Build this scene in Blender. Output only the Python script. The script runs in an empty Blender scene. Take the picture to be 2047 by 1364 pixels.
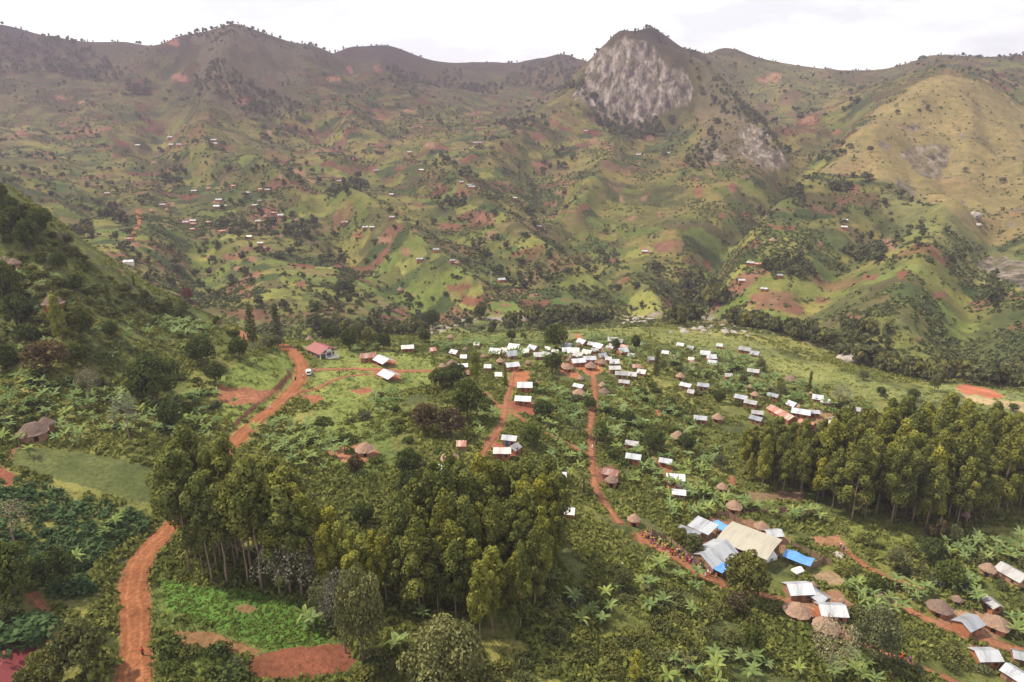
import bpy, bmesh, math, random
import numpy as np
from mathutils import Vector, Matrix
random.seed(7); RNG = np.random.default_rng(7)
R = math.radians
S = bpy.context.scene
COL = S.collection

# ------------------------------------------------------------------ camera, sky, sun, exposure
PITCH = R(18.0); FOC = 1365.0
cam_d = bpy.data.cameras.new("camera"); cam = bpy.data.objects.new("camera", cam_d); COL.objects.link(cam)
cam_d.sensor_width = 36.0; cam_d.lens = 36.0*FOC/2047.0
cam_d.clip_start = 1.0; cam_d.clip_end = 30000.0
cam.location = (0, 0, 0); cam.rotation_euler = (math.pi/2-PITCH, 0, 0)
S.camera = cam

SUN_EL, SUN_AZ = R(57), R(-80)          # azimuth from +y (forward) towards +x
w = bpy.data.worlds.new("World"); S.world = w; w.use_nodes = True
nt = w.node_tree; nt.nodes.clear()
def N(nt, t, **k):
    n = nt.nodes.new(t)
    for a, b in k.items(): setattr(n, a, b)
    return n
out = N(nt, 'ShaderNodeOutputWorld'); bg = N(nt, 'ShaderNodeBackground'); bg.inputs[1].default_value = 0.1
sky = N(nt, 'ShaderNodeTexSky'); sky.sky_type = 'NISHITA'; sky.sun_disc = False
sky.sun_elevation = SUN_EL; sky.sun_rotation = SUN_AZ
sky.air_density = 1.2; sky.dust_density = 3.0
tc = N(nt, 'ShaderNodeTexCoord'); mp = N(nt, 'ShaderNodeMapping'); mp.inputs['Scale'].default_value = (1, 1, 3.2)
nz = N(nt, 'ShaderNodeTexNoise'); nz.inputs['Scale'].default_value = 3.1; nz.inputs['Detail'].default_value = 9; nz.inputs['Roughness'].default_value = .58
cr = N(nt, 'ShaderNodeValToRGB'); cr.color_ramp.elements[0].position = .40; cr.color_ramp.elements[1].position = .56
cr.color_ramp.elements[0].color = (6.6, 6.75, 6.9, 1); cr.color_ramp.elements[1].color = (9.6, 9.55, 9.3, 1)
# clear-sky gap towards the right: cloud cover thins out along +x
sx = N(nt, 'ShaderNodeSeparateXYZ'); mr = N(nt, 'ShaderNodeMapRange'); mr.inputs[1].default_value = .18; mr.inputs[2].default_value = .62
mr.inputs[3].default_value = .97; mr.inputs[4].default_value = .80
mx = N(nt, 'ShaderNodeMixRGB')
L = nt.links.new
L(tc.outputs['Generated'], mp.inputs[0]); L(mp.outputs[0], nz.inputs['Vector']); L(nz.outputs[0], cr.inputs[0])
L(tc.outputs['Generated'], sx.inputs[0]); L(sx.outputs[0], mr.inputs[0]); L(mr.outputs[0], mx.inputs[0])
L(sky.outputs[0], mx.inputs[1]); L(cr.outputs[0], mx.inputs[2]); L(mx.outputs[0], bg.inputs[0]); L(bg.outputs[0], out.inputs[0])

sun_d = bpy.data.lights.new("sun", 'SUN'); sun = bpy.data.objects.new("sun", sun_d); COL.objects.link(sun)
sun_d.energy = 4.6; sun_d.angle = R(2.0); sun_d.color = (1, .89, .70)
sd = Vector((math.sin(SUN_AZ)*math.cos(SUN_EL), math.cos(SUN_AZ)*math.cos(SUN_EL), math.sin(SUN_EL)))
sun.rotation_euler = sd.to_track_quat('Z', 'Y').to_euler(); sun.location = sd*500

HAZE = .000115
S.view_settings.view_transform = 'Standard'; S.view_settings.look = 'None'
S.view_settings.exposure = 0.58; S.view_settings.gamma = 1.0
S.render.engine = 'CYCLES'
S.cycles.use_denoising = True
S.cycles.max_bounces = 5; S.cycles.diffuse_bounces = 2; S.cycles.glossy_bounces = 1; S.cycles.transmission_bounces = 2
S.cycles.volume_bounces = 0; S.cycles.transparent_max_bounces = 4
S.cycles.sample_clamp_indirect = 4.0

# ------------------------------------------------------------------ numpy noise
def _h(ix, iy, seed):
    h = (ix.astype(np.int64)*374761393 + iy.astype(np.int64)*668265263 + seed*974634777) & 0xffffffff
    h = ((h ^ (h >> 13))*1274126177) & 0xffffffff
    h = ((h ^ (h >> 16))*2246822519) & 0xffffffff
    return ((h ^ (h >> 15)) & 0xffffff)/float(0xffffff)
def vnoise(x, y, seed=0):
    x = np.asarray(x, float); y = np.asarray(y, float)
    ix = np.floor(x); iy = np.floor(y); fx = x-ix; fy = y-iy
    fx = fx*fx*fx*(fx*(fx*6-15)+10); fy = fy*fy*fy*(fy*(fy*6-15)+10)
    a = _h(ix, iy, seed); b = _h(ix+1, iy, seed); c = _h(ix, iy+1, seed); d = _h(ix+1, iy+1, seed)
    return (a*(1-fx)+b*fx)*(1-fy)+(c*(1-fx)+d*fx)*fy
def fbm(x, y, o=4, seed=0, g=.5):
    s = 0; a = 1; t = 0
    for i in range(o):
        s = s+a*vnoise(x, y, seed+i*17); t += a; a *= g
        x, y = x*1.62+y*1.18+3.1, y*1.62-x*1.18+7.7
    return s/t
def ridged(x, y, o=4, seed=0):
    s = 0; a = 1; t = 0
    for i in range(o):
        s = s+a*(1-np.abs(2*vnoise(x, y, seed+i*13)-1)); t += a; a *= .5
        x, y = x*1.6+y*1.2+1.7, y*1.6-x*1.2+5.3
    return s/t
def sstep(a, b, x):
    t = np.clip((np.asarray(x, float)-a)/(b-a), 0, 1); return t*t*(3-2*t)

# ------------------------------------------------------------------ picture <-> world
CP, SP = math.cos(PITCH), math.sin(PITCH)
def ray(u, v):
    xc = (np.asarray(u, float)-1023.5)/FOC; yc = (682.0-np.asarray(v, float))/FOC
    return xc, CP+yc*SP, -SP+yc*CP
def project(x, y, z):
    f = y*CP-z*SP; f = np.where(np.abs(f) < 1e-6, 1e-6, f)
    return 1023.5+FOC*x/f, 682.0-FOC*(y*SP+z*CP)/f, f

# ------------------------------------------------------------------ terrain: surveyed points (bearing pixel, forward metres or height)
def Z(u, v, z):
    dx, dy, dz = ray(u, v); return (u, v, z*dy/dz)
PTS = []
def col(u, *vy):
    for v, y in vy: PTS.append((u, v, y))
# left hillside
PTS += [Z(0,1364,-83), Z(0,1150,-78), Z(0,910,-73), (0,750,185), (0,600,215), (0,480,235), (0,385,250)]
PTS += [(100,450,255), (200,520,260), (300,585,265), (400,630,268), (500,675,272), (560,690,276)]
PTS += [(100,560,222), (200,600,235), (300,650,245)]
# ground right behind the crest drops into the valley
for u, z, y in ((-60,-62,330), (0,-75,330), (100,-85,335), (200,-98,340), (300,-108,345), (400,-114,345), (500,-118,350), (580,-120,355),
                (-60,-95,420),(0,-105,420),(100,-115,420),(200,-122,420),(300,-128,420),(400,-136,420),(500,-141,420),(600,-144,430)):
    dx = (u-1023.5)/FOC*(y*CP-z*SP); PTS.append(('w', dx, y, z))
PTS += [(250,540,520), (0,370,700)]
col(0, (300,950), (250,1150), (200,1300), (150,1450), (100,1600), (50,1700))
col(120, (440,640), (330,900), (230,1240), (150,1500), (100,1650), (76,1740))
col(250, (450,700), (380,850), (300,1050), (230,1250), (170,1420), (120,1600), (84,1750))
col(360, (540,560), (300,1040), (200,1280), (120,1500), (72,1620))
col(470, (600,490), (520,590), (430,740), (380,850), (300,1030), (250,1150), (200,1260), (120,1420), (48,1560))
col(545, (200,1300), (120,1500), (72,1620))
col(620, (640,460), (600,505), (520,600), (450,720), (380,870), (300,1080), (220,1280), (150,1480), (90,1720))
col(700, (110,1850), (95,1900))
col(780, (650,480), (600,530), (520,615), (450,725), (380,865), (300,1060), (230,1300), (170,1550), (92,2000))
col(860, (122,2150), (160,1850))
col(950, (642,525), (600,575), (520,655), (450,765), (380,905), (300,1120), (240,1400), (190,1700), (126,2250))
col(1040, (130,2300), (180,1800))
col(1100, (632,545), (560,640), (480,760), (400,900), (330,1050), (250,1280), (200,1500), (150,1900), (114,2200))
PTS += [(1140,112,2200), (1168,120,2050)]
# cliff and its mountain
PTS += [(1150,188,1350), (1200,228,1290), (1260,252,1255), (1320,244,1250), (1400,212,1255),
        (1195,112,1400), (1215,90,1395), (1225,78,1385), (1268,66,1405), (1290,62,1420), (1305,57,1430), (1260,150,1315), (1200,165,1345), (1330,135,1318), (1390,172,1285),
        (1242,70,1378), (1285,92,1355), (1330,112,1335), (1362,128,1318), (1392,152,1300), (1430,183,1255), (1465,214,1205), (1500,247,1140), (1535,288,1050), (1570,333,940),
        (1330,101,1410), (1325,70,1450), (1350,86,1480), (1390,101,1560), (1400,138,1430), (1400,118,1500), (1450,178,1390), (1450,150,1490), (1500,215,1330), (1530,255,1240), (1565,300,1080)]
col(1420, (107,1780), (260,1090), (340,940), (420,810), (500,690), (560,610), (615,530), (635,490))
col(1500, (112,1800), (180,1450), (240,1260))
PTS += [(1560,126,1800), (1640,138,1780), (1720,142,1760), (1790,138,1720), (1850,114,1560), (1900,110,1540), (2047,110,1500)]
PTS += [(1560,200,1400), (1600,300,1040), (1650,240,1170), (1700,200,1320), (1650,170,1500), (1610,330,920), (1790,170,1500)]
col(1260, (285,1180), (340,1030), (420,870), (500,750), (580,630), (630,545))
col(1340, (300,1080), (460,780), (600,570))
PTS += [(1560,360,850), (1530,400,790), (1430,500,690), (1560,450,690), (1560,520,590), (1560,600,495), (1560,652,430)]
# golden hill
PTS += [(1890,150,1080), (1940,153,1085), (1800,192,1050), (1700,270,960), (1630,345,870), (2000,190,1080), (2047,215,1085),
        (1950,135,1420), (1880,132,1400), (1800,300,890), (1900,300,860), (2000,300,860), (1750,370,765), (1900,400,695), (2000,450,610), (1700,440,665),
        (1850,500,565), (1700,520,565), (2000,550,495), (1700,600,470), (1850,620,445), (2000,650,415), (1700,670,410), (1850,715,375), (2000,745,360)]
PTS += [(2047,400,700), (2047,560,480), (2047,300,880)]
# river bed and the spur in front of it
PTS += [(700,672,420), (860,660,470), (1250,640,515), (1640,690,385), (1760,735,350)]
PTS += [Z(1000,668,-116), Z(1250,662,-120), Z(1400,668,-120), Z(1500,690,-118), Z(1650,737,-115), Z(1800,775,-114), Z(1950,792,-114), Z(2047,815,-115)]
PTS += [Z(u,v,-z) for u,v,z in ((1000,760,98),(1000,850,92),(1200,760,103),(1200,900,100),(1200,1000,100),(1400,800,109),(1400,950,107),(1600,830,113),
    (1600,950,111),(1800,870,115),(1800,1000,113),(2000,880,117),(2000,1000,115),(1500,1100,106),(1800,1150,110),(2000,1200,112),(1600,1250,104),
    (1930,1300,110),(1800,1364,104),(1300,1150,98),(1300,1300,94),(1100,1250,90),(1050,1364,88),(800,1300,84),(600,1300,82),(600,1364,81),(300,1300,81),
    (300,1150,82),(450,1170,82),(270,1364,80),(100,1300,80),(100,1150,79),(30,1150,77),(150,950,77),(300,960,79),(300,860,78),(450,900,84),(520,840,86),
    (600,760,90),(640,720,92),(450,780,83),(350,740,79),(200,760,74),(100,760,69),(100,680,63),(250,680,68),(400,690,76),(700,740,93),(770,740,94),
    (850,735,95),(700,800,91),(700,870,89),(800,920,89),(640,950,86),(900,1000,89),(1000,950,93),(680,692,95),(760,690,98),(900,688,104),(1100,690,108),
    (1250,682,112),(1400,700,113),(1700,1364,102),(2047,1364,112))]
# outside the frame
for u, ref in ((-420, 0), (2500, 2047)):
    k = 1.0
    for q in ((300,950), (200,1300), (100,1600), (40,1750)) if u < 0 else ((400,700), (300,900), (215,1090), (100,1500), (560,470), (760,345)):
        PTS.append((u, q[0], q[1]))
PTS += [(-420,480,190), (-420,700,160), (-420,380,215), (-300,330,240), ('w',-230,300,-45), ('w',-300,390,-90), Z(-300,1000,-68), Z(-420,1300,-72), Z(2500,1000,-120), Z(2500,1300,-116), Z(2500,850,-118)]
PTS += [('w',0,30,-80), ('w',-45,25,-80), ('w',60,25,-92)]

az, lr, tt = [], [], []
for p in PTS:
    if p[0] == 'w': x, y, z = p[1:]
    else:
        dx, dy, dz = ray(p[0], p[1]); s = p[2]/dy; x, y, z = dx*s, p[2], dz*s
    r = math.hypot(x, y); az.append(math.atan2(x, y)); lr.append(math.log(r)); tt.append(z/r)
# behind the skyline the land falls away
SKY = [(-420,40,1750),(0,50,1700),(120,76,1740),(250,84,1750),(360,72,1620),(470,48,1560),(545,72,1620),(620,90,1720),(700,95,1900),(780,92,2000),(860,122,2150),(950,126,2250),
       (1040,130,2300),(1140,112,2200),(1168,118,2050),(1205,98,1420),(1235,68,1410),(1268,65,1425),(1305,57,1445),(1325,68,1465),(1350,85,1495),(1390,101,1580),(1420,107,1780),(1500,112,1800),(1640,138,1780),(1790,138,1720),(1900,110,1540),(2047,110,1500),(2500,100,1500)]
for u, v, y in SKY:
    dx, dy, dz = ray(u, v); s = y/dy; x, y, z = dx*s, y, dz*s; r = math.hypot(x, y)
    az += [math.atan2(x, y)]*3; lr += [math.log(r*1.045), math.log(r*1.16), math.log(3700.)]; tt += [z/r-.006, z/r-.036, z/r-.12]
AZ = np.array(az)*1.6; LR = np.array(lr); TT = np.array(tt)
def ker(d2): return .5*d2*np.log(d2+1e-12)
n = len(AZ); K = ker((AZ[:,None]-AZ)**2+(LR[:,None]-LR)**2) + np.eye(n)*4e-5
P = np.c_[np.ones(n), AZ, LR]
W = np.linalg.solve(np.block([[K, P], [P.T, np.zeros((3,3))]]), np.r_[TT, 0, 0, 0])
NA, NR = 1180, 1000
A0, A1, L0, L1 = R(-59), R(59), math.log(24.), math.log(3700.)
ga = np.linspace(A0, A1, NA); gl = np.linspace(L0, L1, NR)
# evaluate the spline on a coarse lattice, refine by cubic-ish upsampling (bilinear of a dense coarse grid)
ca = np.linspace(A0, A1, 460); cl = np.linspace(L0, L1, 340)
X, Y = np.meshgrid(ca*1.6, cl); T = W[n]+W[n+1]*X+W[n+2]*Y
for i in range(n): T += W[i]*ker((X-AZ[i])**2+(Y-LR[i])**2)
def bil(G, fa, fl):
    na, nl = G.shape[1], G.shape[0]
    fa = np.clip(fa, 0, na-1.001); fl = np.clip(fl, 0, nl-1.001)
    i = fa.astype(int); j = fl.astype(int); a = fa-i; b = fl-j
    return (G[j,i]*(1-a)+G[j,i+1]*a)*(1-b)+(G[j+1,i]*(1-a)+G[j+1,i+1]*a)*b
def cub(G, n_new, axis):                     # Catmull-Rom resampling along one axis
    G = np.moveaxis(G, axis, 0); m = G.shape[0]; f = np.linspace(0, m-1, n_new); i = np.minimum(f.astype(int), m-2); t = (f-i)[:,None]
    g = lambda k: G[np.clip(i+k, 0, m-1)]
    o = .5*(2*g(0)+(g(1)-g(-1))*t+(2*g(-1)-5*g(0)+4*g(1)-g(2))*t**2+(3*g(0)-g(-1)-3*g(1)+g(2))*t**3)
    return np.moveaxis(o, 0, axis)
T = cub(cub(T, NA, 1), NR, 0)
GA, GL = np.meshgrid(ga, gl); GR = np.exp(GL)
GX = GR*np.sin(GA); GY = GR*np.cos(GA); GZ0 = T*GR
def height(x, y, G):
    r = np.hypot(x, y); a = np.arctan2(x, y)
    return bil(G, (a-A0)/(A1-A0)*(NA-1), (np.log(np.maximum(r, 25.))-L0)/(L1-L0)*(NR-1))
def hit(u, v, G, r0=45., r1=3400., ymin=0.):
    """first ground point seen along a picture ray"""
    dx, dy, dz = (float(q) for q in ray(u, v)); h = math.hypot(dx, dy)
    rr = np.exp(np.linspace(math.log(max(r0, ymin)), math.log(r1), 2600)); s = rr/h
    d = dz*s-height(dx*s, dy*s, G); k = np.argmax(d < 0)
    if d[k] >= 0: return None
    if k > 0:
        t = d[k-1]/(d[k-1]-d[k]); s_ = s[k-1]+(s[k]-s[k-1])*t
    else: s_ = s[0]
    return dx*s_, dy*s_
def line_px(pts, G):
    o = [hit(u, v, G) for u, v in pts]; return np.array([q for q in o if q])
def seg_dist(px, py, line):
    best = np.full(px.shape, 1e9)
    for (ax, ay), (bx, by) in zip(line[:-1], line[1:]):
        L2 = (bx-ax)**2+(by-ay)**2+1e-9; t = np.clip(((px-ax)*(bx-ax)+(py-ay)*(by-ay))/L2, 0, 1)
        best = np.minimum(best, np.hypot(px-ax-t*(bx-ax), py-ay-t*(by-ay)))
    return best
# ------------------------------------------------------------------ gullies (negative) and spurs (positive) of the far valley side
FOLDS = [([(1060,330),(1090,385),(1130,455),(1160,500),(1215,560),(1260,610)], -16, 40),
         ([(1585,345),(1530,395),(1470,450),(1420,505),(1390,570),(1370,620)], -22, 38),
         ([(860,300),(900,370),(960,430),(1040,500),(1120,560),(1200,590)], 12, 34),
         ([(1130,440),(1190,520),(1270,575),(1330,610)], 10, 28),
         ([(1240,300),(1200,370),(1150,440),(1110,480)], 12, 34),
         ([(640,430),(720,500),(800,560),(860,610)], -12, 32),
         ([(700,420),(790,470),(880,540),(960,600)], 10, 26),
         ([(400,330),(480,350),(560,390),(650,440)], 14, 40),
         ([(300,340),(330,400),(380,470),(420,560)], -12, 36),
         ([(230,300),(290,360),(330,420),(360,480)], 10, 36),
         ([(465,90),(455,130),(440,180),(420,230),(400,290)], 20, 50), ([(485,80),(520,110),(570,170),(610,230)], 14, 45), ([(420,80),(390,150),(370,210),(350,260)], -14, 45),
         ([(1255,82),(1330,113),(1392,153),(1430,184),(1500,248),(1568,333)], 7, 20),
         ([(560,150),(600,220),(690,300),(760,360)], -14, 45),
         ([(330,130),(330,180),(310,250),(280,310)], -18, 50),
         ([(700,130),(750,230),(830,300),(900,350)], -14, 60),
         ([(770,110),(730,180),(700,260),(690,330)], 12, 45),
         ([(1140,240),(1060,280),(960,330),(860,360)], 10, 45),
         ([(1650,340),(1560,420),(1500,500),(1480,560)], 12, 34),
         ([(1780,420),(1700,500),(1640,580),(1600,640)], -10, 30),
         ([(1900,420),(1850,520),(1800,620),(1790,690)], 9, 30),
         ([(2000,430),(1960,540),(1940,620),(1930,700)], -10, 26),
         ([(1720,250),(1760,320),(1770,380)], 7, 40), ([(1880,200),(1900,280),(1890,360)], -6, 30),
         ([(1960,200),(1990,280),(1990,360)], -7, 30), ([(1820,240),(1830,320),(1820,380)], -5, 26),
         ([(1690,230),(1640,300),(1600,340)], -14, 45), ([(1560,160),(1580,220),(1560,280)], 10, 50)]
D = np.zeros_like(GX)
for pts, dep, wid in FOLDS:
    ln = line_px(pts, GZ0)
    if len(ln) < 2: continue
    m = (GX > ln[:,0].min()-4*wid) & (GX < ln[:,0].max()+4*wid) & (GY > ln[:,1].min()-4*wid) & (GY < ln[:,1].max()+4*wid)
    d = seg_dist(GX[m], GY[m], ln)
    D[m] += dep*(.75*np.exp(-(d/wid)**2)+.35*np.exp(-(d/wid*2.2)**2))
far = sstep(400, 640, GR)
D *= sstep(330, 480, GR)
D *= 1.5
Q = GX-.42*GY*np.tanh((GX-120)/380)
D += far*(30*(ridged(Q/210, GY/620, 4, 5)-.62)+12*(ridged(GX/290+GY/900, GY/360, 3, 6)-.6)+12*(ridged(GX/95+GY/200, GY/120, 4, 9)-.6)*(.5+sstep(500, 1000, GR)))
D += (1-far)*(1.6*(fbm(GX/34, GY/34, 3, 21)-.5)) + .5*(fbm(GX/7., GY/7., 2, 31)-.5)*sstep(900, 300, GR)
skl = np.interp(ga, *zip(*sorted((math.atan2((u-1023.5)/FOC, ray(u, v)[1]), math.log(y/math.cos(math.atan2((u-1023.5)/FOC, ray(u, v)[1])))) for u, v, y in SKY)))
D *= 1-.9*np.exp(-((GL-skl[None, :])/.075)**2)
# crags: the cliff under the summit is broken into vertical ribs
def poly_mask(px, py, poly):
    poly = np.asarray(poly, float); ins = np.zeros(px.shape, bool); j = len(poly)-1
    for i in range(len(poly)):
        xi, yi = poly[i]; xj, yj = poly[j]
        c = ((yi > py) != (yj > py)) & (px < (xj-xi)*(py-yi)/(yj-yi+1e-12)+xi); ins ^= c; j = i
    return ins
U0, V0, _ = project(GX, GY, GZ0+D)
VIS = GX*0 == 0
wob = lambda s, a, k: a*(fbm(GX/s, GY/s, 3, k)-.5)
def zone(poly, y0, y1, soft=0):
    return poly_mask(U0+wob(40, 46, 3), V0+wob(40, 26, 4), poly) & (GY > y0) & (GY < y1)
CLIFF = [(1140,190),(1152,174),(1178,134),(1200,106),(1240,74),(1262,78),(1305,98),(1340,126),(1368,160),(1392,190),(1388,204),(1340,222),(1300,246),(1262,258),(1230,238),(1195,218)]
ROCK2 = [(1478,262),(1500,248),(1530,268),(1560,310),(1576,336),(1545,334),(1510,318),(1480,300)]
ROCK3 = [(1800,300),(1850,288),(1905,300),(1900,345),(1860,366),(1825,340)]
ROCK4 = [(1960,520),(2000,510),(2070,520),(2090,580),(2040,575),(1990,548)]
ROCK5 = [(1405,290),(1440,290),(1450,322),(1425,326)]
ROCK6 = [(1790,350),(1830,372),(1815,388),(1780,372)]
rock = np.zeros_like(GX)
for pl, a in ((CLIFF, 1.), (ROCK2, .8), (ROCK3, .55), (ROCK4, .8), (ROCK5, .6), (ROCK6, .6)):
    rock = np.maximum(rock, a*zone(pl, 350, 1500))
rib = .55*ridged(GA*120+GL*26, GL*30, 4, 77)+.45*ridged(GA*55-GL*20, GL*46, 4, 78)
D += rock*(rib-.58)*23*sstep(500, 1200, GR)
GZ = GZ0+D

# red road, side tracks and footpaths: centre lines in the picture, widths in metres
ROADS = [("road", [(262,1500),(268,1364),(272,1290),(268,1225),(266,1175),(274,1130),(300,1092),(335,1062),(372,1020),(410,960),(440,915),(462,890),(485,865),(520,835),(560,803),(588,775),(603,752),(604,732),(594,712),(578,698),(560,688)], 4.5, 0),
         ("track", [(606,740),(650,738),(700,736),(740,738),(790,741),(860,741),(900,742)], 2.4, 1),
         ("track", [(560,806),(600,784),(640,776),(665,760),(700,752),(740,748)], 1.5, 1),
         ("path", [(1176,742),(1188,756),(1189,790),(1186,812),(1180,850),(1182,900),(1185,950),(1194,985),(1216,1015),(1241,1048)], 1.9, 1),
         ("path", [(1036,735),(1024,752),(1020,775),(1012,800),(1008,835),(995,865),(975,890),(958,920)], 1.7, 1),
         ("path", [(970,785),(1000,815),(1035,830),(1052,848)], 1.4, 1),
         ("path", [(1278,1072),(1310,1090),(1345,1108),(1380,1132),(1420,1155),(1462,1172)], 2.6, 1),
         ("path", [(1500,1186),(1545,1196),(1585,1207),(1625,1225),(1665,1252),(1700,1280),(1750,1300),(1800,1318),(1850,1338),(1905,1362),(1980,1400)], 2.0, 1),
         ("path", [(1770,1190),(1800,1212),(1840,1232),(1890,1250),(1935,1268),(1985,1285),(2060,1305)], 2.6, 1),
         ("path", [(1685,1098),(1715,1120),(1740,1142),(1790,1160),(1830,1172)], 1.8, 1),
         ("path", [(66,1192),(85,1215),(100,1240),(102,1275)], 1.3, 1),
         ("path", [(1462,955),(1466,975)], 1.6, 1),
         ("path", [(1096,868),(1140,890),(1180,912)], 1.6, 1),
         ("road", [(275,420),(280,440),(272,462),(255,478)], 3.2, 1),
         ("path", [(470,660),(486,668),(492,680)], 3.5, 1)]
SHEETS = []
for nm, pts, wd, bare in ROADS:
    ln = line_px(pts, GZ)
    # smooth the centre line
    t = np.r_[0, np.cumsum(np.hypot(*np.diff(ln, axis=0).T))]; m = max(8, int(t[-1]/1.2)); tn = np.linspace(0, t[-1], m)
    fx = np.interp(tn, t, ln[:,0]); fy = np.interp(tn, t, ln[:,1]); k = 5
    for _ in range(3):
        fx[1:-1] = (fx[:-2]+2*fx[1:-1]+fx[2:])/4; fy[1:-1] = (fy[:-2]+2*fy[1:-1]+fy[2:])/4
    SHEETS.append((nm, np.c_[fx, fy], wd))
# the road is cut level into the slope
for nm, c, wd in SHEETS:
    if wd < 2.3: continue
    m = (GX > c[:,0].min()-12) & (GX < c[:,0].max()+12) & (GY > c[:,1].min()-12) & (GY < c[:,1].max()+12)
    idx = np.argwhere(m); px, py = GX[m], GY[m]
    zc = height(c[:,0], c[:,1], GZ)
    for _ in range(6): zc[1:-1] = (zc[:-2]+2*zc[1:-1]+zc[2:])/4
    dmin = np.full(px.shape, 1e9); zt = np.zeros(px.shape)
    for i in range(0, len(c)):
        d = np.hypot(px-c[i,0], py-c[i,1]); b = d < dmin; dmin[b] = d[b]; zt[b] = zc[i]
    wgt = 1-sstep(wd*.5+.3, wd*.5+2.6, dmin)
    GZ[m] = GZ[m]*(1-wgt)+(zt-.25)*wgt

# ------------------------------------------------------------------ land cover (albedo of fields, grass, soil; cloud shade painted into the far hills)
def parcels(x, y, sx, sy, seed):
    gx, gy = x/sx, y/sy; ix, iy = np.floor(gx), np.floor(gy)
    d1 = np.full(x.shape, 9.); d2 = d1.copy(); a = np.zeros(x.shape); b = a.copy(); c = a.copy()
    for i in (-1, 0, 1):
        for j in (-1, 0, 1):
            cx, cy = ix+i, iy+j
            ox = cx+.15+.7*_h(cx, cy, seed); oy = cy+.15+.7*_h(cx, cy, seed+1)
            sc = .75+.5*_h(cx, cy, seed+5)
            d = np.maximum(np.abs(gx-ox), np.abs(gy-oy))*sc
            n1 = d < d1
            d2 = np.where(n1, d1, np.minimum(d2, d)); d1 = np.where(n1, d, d1)
            a = np.where(n1, _h(cx, cy, seed+2), a); b = np.where(n1, _h(cx, cy, seed+3), b); c = np.where(n1, _h(cx, cy, seed+4), c)
    return a, b, c, d2-d1
def lerp(a, b, t): return a*(1-t)+b*t
C3 = lambda *c: np.array(c)[None, None, :]
e = lambda a: a[..., None]
wx = GX+5*(fbm(GX/60, GY/60, 2, 41)-.5)*2; wy = GY+5*(fbm(GX/60, GY/60, 2, 42)-.5)*2
big = fbm(GX/140, GY/140, 3, 50); med = fbm(GX/28, GY/28, 4, 51); fine = fbm(GX/6, GY/6, 3, 52)
GRASS = lerp(C3(.098,.112,.034), C3(.190,.180,.058), e(sstep(.38, .66, .55*med+.45*big)))
SCRUB = C3(.062,.074,.030)
g = lerp(GRASS, SCRUB, e(sstep(.50, .62, fbm(GX/34, GY/34, 5, 60, .6))*.85))
# upper slopes: browner rough grass, darkened to stand in for cloud shadow
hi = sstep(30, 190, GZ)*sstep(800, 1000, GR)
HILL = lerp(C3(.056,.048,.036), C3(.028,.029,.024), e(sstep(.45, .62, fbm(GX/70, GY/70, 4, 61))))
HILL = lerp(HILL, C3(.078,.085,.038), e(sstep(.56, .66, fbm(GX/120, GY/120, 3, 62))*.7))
# farmland parcels on two scales
def farm(ang, sx, sy, seed, red):
    ca_, sa_ = math.cos(ang), math.sin(ang); a, b, c, ed = parcels(wx*ca_+wy*sa_, wy*ca_-wx*sa_, sx, sy, seed)
    out = np.zeros(GX.shape+(3,)); al = np.zeros(GX.shape)
    pal = [(.17,(.118,.165,.040),.95),(.30,(.205,.225,.062),.9),(.43,(.042,.072,.024),.95),(.50,(.150,.130,.060),.8),(.56,(.082,.078,.036),.9),(.62,(.070,.115,.034),.95)]
    lo = 0
    for hi_, cc, al_ in pal:
        m = (a >= lo) & (a < hi_); out[m] = cc; al[m] = al_; lo = hi_
    m = a > 1-red; out[m] = lerp(np.array((.135,.060,.042)), np.array((.185,.110,.076)), b[m][:,None]); al[m] = .95
    out *= e((.78+.28*c))
    al *= sstep(.012, .045, ed)
    return out, al, ed
out1, al1, ed1 = farm(.45, 25, 17, 100, .14)
out2, al2, ed2 = farm(-.35, 36, 22, 200, .11)
side = sstep(-80, 160, GX-.1*GY+60*(big-.5))
fo = lerp(out1, out2, e(side > .5)); fa = np.where(side > .5, al2, al1); fe = np.where(side > .5, ed2, ed1)
patchy = sstep(.40, .52, fbm(GX/75, GY/75, 3, 70))
farmz = sstep(440, 520, GR)*(1-sstep(60, 170, GZ+30*(big-.5)))*(.55+.45*patchy)*(1-zone([(1110,195),(1240,55),(1305,45),(1430,100),(1610,340),(1480,355),(1410,255),(1270,268)], 850, 1700))
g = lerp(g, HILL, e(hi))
g = lerp(g, fo, e(fa*farmz))
g = lerp(g, C3(.048,.066,.026), e((1-sstep(.0, .035, fe))*farmz*.8*sstep(.35, .55, fine)))     # hedges between parcels
g *= e(1-.33*sstep(480, 900, GR)-.30*sstep(-40, 60, GZ)*sstep(650, 900, GR)*sstep(350, -150, GX))*(1-sstep(520, 1300, GR)[..., None]*C3(-.02, .10, .02))*(1-sstep(420, 520, GR)[..., None]*C3(-.03, .05, .03))  # darker with distance; high slopes on the left also carry a painted cloud shadow
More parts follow.
